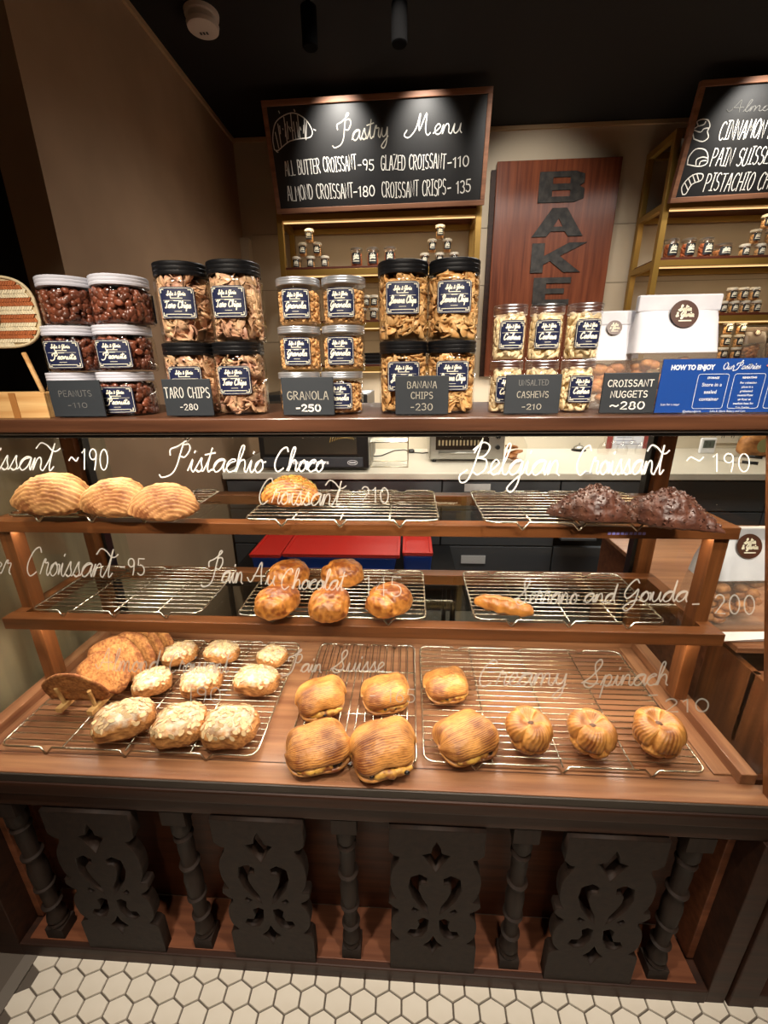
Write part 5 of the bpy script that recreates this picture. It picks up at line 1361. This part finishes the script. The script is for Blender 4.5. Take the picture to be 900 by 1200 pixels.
tagcard(544, 575, 567, 576, 2.188, 'blank white label card on the drawer beneath the toaster oven'); tagcard(540, 569, 651, 660, 2.188, 'blank white label card on the lower charcoal drawer')
tagcard(683, 694, 553, 555.5, 2.150, 'tiny white card at the counter edge near the glasses')
# toaster oven
def zc_(px, py, Y): return at(px, py, 1, Y)
a = at(503, 541, 1, 2.42); b = at(590, 541, 1, 2.42)
t = thing('toaster_oven', 'brushed steel toaster oven on the white back counter', 'oven', ((a[0]+b[0])/2, 2.6, ZB)); w = b[0]-a[0]
MB().box(-w/2, w/2, -.18, .16, .018, .27).build('body', M_steelb, t, bevel=.008)
MB().box(-w/2+.035, w/2-.09, -.184, -.179, .075, .24).build('window', mat('dark_oven_window', '#17120e', .2), t, bevel=.001)
for k in range(2):
    for i in range(14): MB().box(-w/2+.05+i*.020, -w/2+.060+i*.020, -.1865, -.1845, .10+k*.055, .13+k*.055).build('rack_glint', mat('rack_glint', '#b9a98a', .3, .7), t) if i < 12 else None
for x in (-1, 1): MB().lathe([(.012, 0), (.010, .018)], 10, (x*(w/2-.03), -.15, 0)).build('foot', M_black, t)
MB().tube([(-w/2+.05, -.20, .060), (w/2-.10, -.20, .060)], .006, 8).build('handle', M_steelb, t, smooth=True)
for k in range(3): MB().lathe([(.014, 0), (.012, .014)], 14).build('knob', M_black, t, loc=(w/2-.04, -.182, .09+k*.06), rot=(PI/2, 0, 0))
# wire stand
a = at(434, 549, 2, ZB); b = at(478, 549, 2, ZB); w = b[0]-a[0]
t = thing('wire_stand', 'two-tier chromed wire stand on the white back counter', 'wire stand', ((a[0]+b[0])/2, a[1]+.10, ZB))
for z in (.004, .14):
    MB().tube([(-w/2, -.08, z), (w/2, -.08, z), (w/2, .08, z), (-w/2, .08, z)], .003, 6, True).build('tier_frame', M_steel, t, smooth=True)
    for k in range(7): MB().tube([(-w/2, -.06+k*.02, z), (w/2, -.06+k*.02, z)], .0014, 5).build('tier_wire', M_steel, t)
for x in (-1, 1):
    for y in (-1, 1): MB().tube([(x*w/2, y*.08, 0), (x*w/2, y*.08, .20)], .003, 6).build('upright', M_steel, t)
# cable with plug
cp_ = [at(px, py, 2, ZB+.004) for px, py in ((432, 535), (447, 534), (462, 528), (474, 527), (482, 530), (495, 531), (504, 530))]
o = MB().tube([tuple(p) for p in cp_], .0035, 6).build('power_cable', M_black, None, smooth=True); tag(o, 'black power cable with plug lying on the white back counter', 'cable')
MB().lathe([(.008, -.02), (.014, -.012), (.014, .012), (.007, .02)], 12).build('plug', M_black, o, loc=(cp_[4][0], cp_[4][1], cp_[4][2]+.008), rot=(0, PI/2, 0))
# dark counter oven at the left
a = at(305, 553, 1, 2.16); b = at(432, 553, 1, 2.16); w = b[0]-a[0]
t = thing('convection_oven', 'large black convection oven with glass door at the left of the back counter', 'oven', ((a[0]+b[0])/2, 2.42, ZB))
MB().box(-w/2, w/2, -.24, .22, .02, .40).build('body', M_black, t, bevel=.006)
MB().box(-w/2+.03, w/2-.06, -.247, -.241, .095, .37).build('door_glass', mat('smoked_oven_glass', '#3a352e', .12), t, bevel=.002)
MB().box(-w/2+.02, w/2-.03, -.250, -.241, .03, .08).build('control_strip', mat('oven_panel', '#3c3f45', .35), t, bevel=.001)
m = MB()
for k in range(12): m.box(-w/2+.16+k*.018, -w/2+.172+k*.018, -.2515, -.2502, .045, .060)
m.build('panel_print', M_white, t, kind='stuff')
ribbon([arc(w/2-.085, .053, .026, .012, 0, 360, 20)], .0025, (m := MB()), lambda u, v: (u, -.2512, v)); ribbon([[(w/2-.10, .053), (w/2-.07, .053)]], .005, m, lambda u, v: (u, -.2512, v)); m.build('oval_badge', M_white, t, kind='stuff')
m = MB()
for k in range(10): m.tube([(w/2-.20+k*.012, -.249, .16+.004*k), (w/2-.19+k*.013, -.249, .20-.003*k)], .002, 5)
m.build('bread_behind_glass', mat('glowing_crust', '#a88a4a', .5), t, kind='stuff')
# glass cookie jar, bell, glasses, paper, thermometer, outlet, bread bag, knives
def on_counter(px, py): p = at(px, py, 2, ZB); return p
a = on_counter(582, 541)
t = thing('cookie_jar', 'round glass jar with brown cookies beside the toaster oven', 'jar', (a[0]+.09, a[1], ZB))
MB().lathe([(.05, 0), (.07, .02), (.075, .10), (.045, .15), (.045, .16)], 24).build('glass', M_jar, t, smooth=True); MB().lathe([(.05, .16), (.055, .168), (.015, .18), (.018, .20), (.004, .21)], 20).build('lid', M_jar, t, smooth=True)
for k in range(6): MB().lathe([(.002, 0), (.034, .002), (.036, .008), (.02, .013)], 14).build('cookie', M_nugget, t, loc=(.02*math.cos(k*2), .02*math.sin(k*2), .006+k*.016), rot=(.2*math.sin(k), .2*math.cos(k), 0), smooth=True)
a = on_counter(678, 528)
t = thing('service_bell', 'small silver service bell on black base on the back counter', 'bell', (a[0], a[1], ZB)); MB().lathe([(.045, 0), (.045, .008)], 20).build('base', M_black, t)
MB().lathe([(.038, .010), (.034, .022), (.018, .034), (.003, .038)], 20).build('dome', M_steelb, t, smooth=True); MB().lathe([(.005, .038), (.004, .052)], 8).build('button', M_steelb, t)
gl = None
for k in range(6):
    a = on_counter(706+k*11, 532-(k % 2)*3)
    t = thing('wine_glass', 'upturned clear stemmed glass on the back counter, %s in the row' % ('first', 'second', 'third', 'fourth', 'fifth', 'sixth')[k], 'glass', (a[0], a[1], ZB), 0, 'clear glasses on the back counter')
    MB().lathe([(.030, 0), (.034, .03), (.024, .06), (.004, .075), (.003, .12), (.028, .125)], 18, cap=False).build('glass', M_jar, t, smooth=True)
a = at(717, 526, 1, 2.868); b = at(757, 500, 1, 2.868)
t = thing('wall_paper_sheet', 'sheet of printed paper with red side margins pinned to the back wall', 'paper', (a[0], 2.868, a[2]-.0)); w = b[0]-a[0]
MB().box(0, w, -.002, 0, 0, .26).build('sheet', mat('printed_sheet', '#d9dbe6', .6), t)
for x in (-.04, w+.002): MB().box(x, x+.035, -.002, 0, 0, .27).build('red_strip', mat('dull_red', '#8e3a34', .6), t)
m = MB()
for k in range(9): m.box(.02, w-.02-.03*(k % 3), -.0032, -.0022, .03+k*.022, .034+k*.022)
m.build('print_lines', mat('grey_print', '#8b8fa6', .6), t, kind='stuff')
a = at(827, 531, 1, 2.70); t = thing('thermometer', 'white square digital thermometer standing on the right of the back counter', 'thermometer', (a[0], 2.70, ZB))
MB().box(-.045, .045, -.01, .01, 0, .095).build('case', M_white, t, bevel=.006); MB().box(-.032, .032, -.012, -.0095, .035, .082).build('display', mat('lcd_grey', '#5c645c', .3), t)
m = MB(); P, _ = caps('24', .3); ribbon(fit(P, -.024, .045, width=.034, sy=.028), .003, m, lambda u, v: (u, -.0126, v)); m.build('digits', M_black, t, kind='stuff')
a = at(852, 512, 1, 2.866); t = thing('wall_outlet', 'double white wall outlet above the right part of the back counter', 'outlet', (a[0], 2.866, a[2]-.04)); MB().box(-.07, .07, -.006, 0, 0, .085).build('plate', M_counter, t, bevel=.002)
for x in (-.03, .03):
    for d in (-.007, .007): MB().box(x+d-.0015, x+d+.0015, -.008, -.005, .035, .055).build('slot', M_black, t)
a = at(884, 531, 1, 2.62); t = thing('bread_bag', 'clear bread bag with round green label, far right of back counter', 'bread bag', (a[0], 2.62, ZB))
me = surf_mesh('loaf', surf(lambda th, ph: (lambda q: (q[0], q[1], max(0, q[2]), .4+.5*nz(q[0], q[1], q[2], 30), 0))(sell(th, ph, .10, .05, .09, .7, .7, .5)), 24, 36), M_almond); mobj('loaf', me, None, t)
MB().lathe([(.001, 0), (.04, .0), (.04, .001), (.001, .0015)], 20).build('round_label', mat('olive_label', '#8d8a5a', .5), t, loc=(0, -.056, .07), rot=(PI/2, 0, 0))
for k, (x0, y0, x1, y1) in enumerate(((842, 540, 888, 545), (850, 534, 893, 538))):
    a, b = on_counter(x0, y0), on_counter(x1, y1); t = thing('bread_knife', 'bread knife with dark handle lying on the right of the back counter, %s one' % ('front', 'rear')[k], 'knife', tuple(a))
    d = b-a; MB().hexa([(0, 0, .001), (d[0]*.6, d[1]*.6-.012, .001), (d[0]*.6, d[1]*.6+.012, .001), (0, .006, .001), (0, 0, .003), (d[0]*.6, d[1]*.6-.012, .003), (d[0]*.6, d[1]*.6+.012, .003), (0, .006, .003)]).build('blade', M_steelb, t)
    MB().tube([(d[0]*.6, d[1]*.6, .009), (d[0], d[1], .009)], .008, 8).build('handle', M_black, t, smooth=True)
# red lidded bins under the counter
RBX = thing('bin_trolley', 'low black trolley carrying the red and blue bins behind the case', 'trolley', (-.30, 1.85, 0))
MB().box(-.52, .52, -.22, .22, .47, .49).build('deck', M_black, RBX)
for x in (-.5, .5):
    for y in (-.2, .2): MB().tube([(x, y, 0), (x, y, .47)], .012, 8).build('leg', M_black, RBX)
def bin_(x0, x1, y0, y1, z, label, lidz=.10):
    t = thing('storage_bin', label, 'storage bin', ((x0+x1)/2, (y0+y1)/2, z), 0, 'red lidded storage bins behind the case'); w, d = (x1-x0)/2, (y1-y0)/2
    MB().hexa([(-w*.86, -d*.86, 0), (w*.86, -d*.86, 0), (w*.86, d*.86, 0), (-w*.86, d*.86, 0), (-w*.95, -d*.95, lidz-.01), (w*.95, -d*.95, lidz-.01), (w*.95, d*.95, lidz-.01), (-w*.95, d*.95, lidz-.01)]).build('tub', M_bluep, t, bevel=.01)
    MB().box(-w, w, -d, d, lidz-.012, lidz).build('lid', M_red, t, bevel=.006)
    for q in ((-w, w, -d, -d+.014), (-w, w, d-.014, d), (-w, -w+.014, -d+.014, d-.014), (w-.014, w, -d+.014, d-.014)): MB().box(q[0], q[1], q[2], q[3], lidz, lidz+.006).build('lid_rim', M_red, t, bevel=.002)
bin_(-.70, -.56, 1.66, 1.98, .49, 'red lidded blue bin at the left of the trolley, partly hidden', .115)
bin_(-.545, -.035, 1.64, 1.99, .49, 'large red lidded bin in the middle of the trolley', .13)
bin_(-.025, .11, 1.70, 1.98, .49, 'red lidded blue bin at the right end of the trolley', .115)
a = at(690, 632, 1, 2.15); bcx('open_shelf', M_cab, .80, .98, 2.09, 2.219, .515, .527)
o = thing('snack_packet', 'crumpled clear packet with yellow label beside the charcoal drawers', 'packet', (a[0], 2.15, .527))
me = surf_mesh('packet', surf(lambda th, ph: (lambda q: (q[0]*(1+.2*nz(q[0], 0, q[2], 40)), q[1], max(0, q[2]), 0, 0))(sell(th, ph, .05, .02, .05, .9, .8, .6)), 16, 24), mat('yellow_packet', '#a8a23a', .4, col2='#b9bcae', scale=25)); mobj('packet', me, None, o)
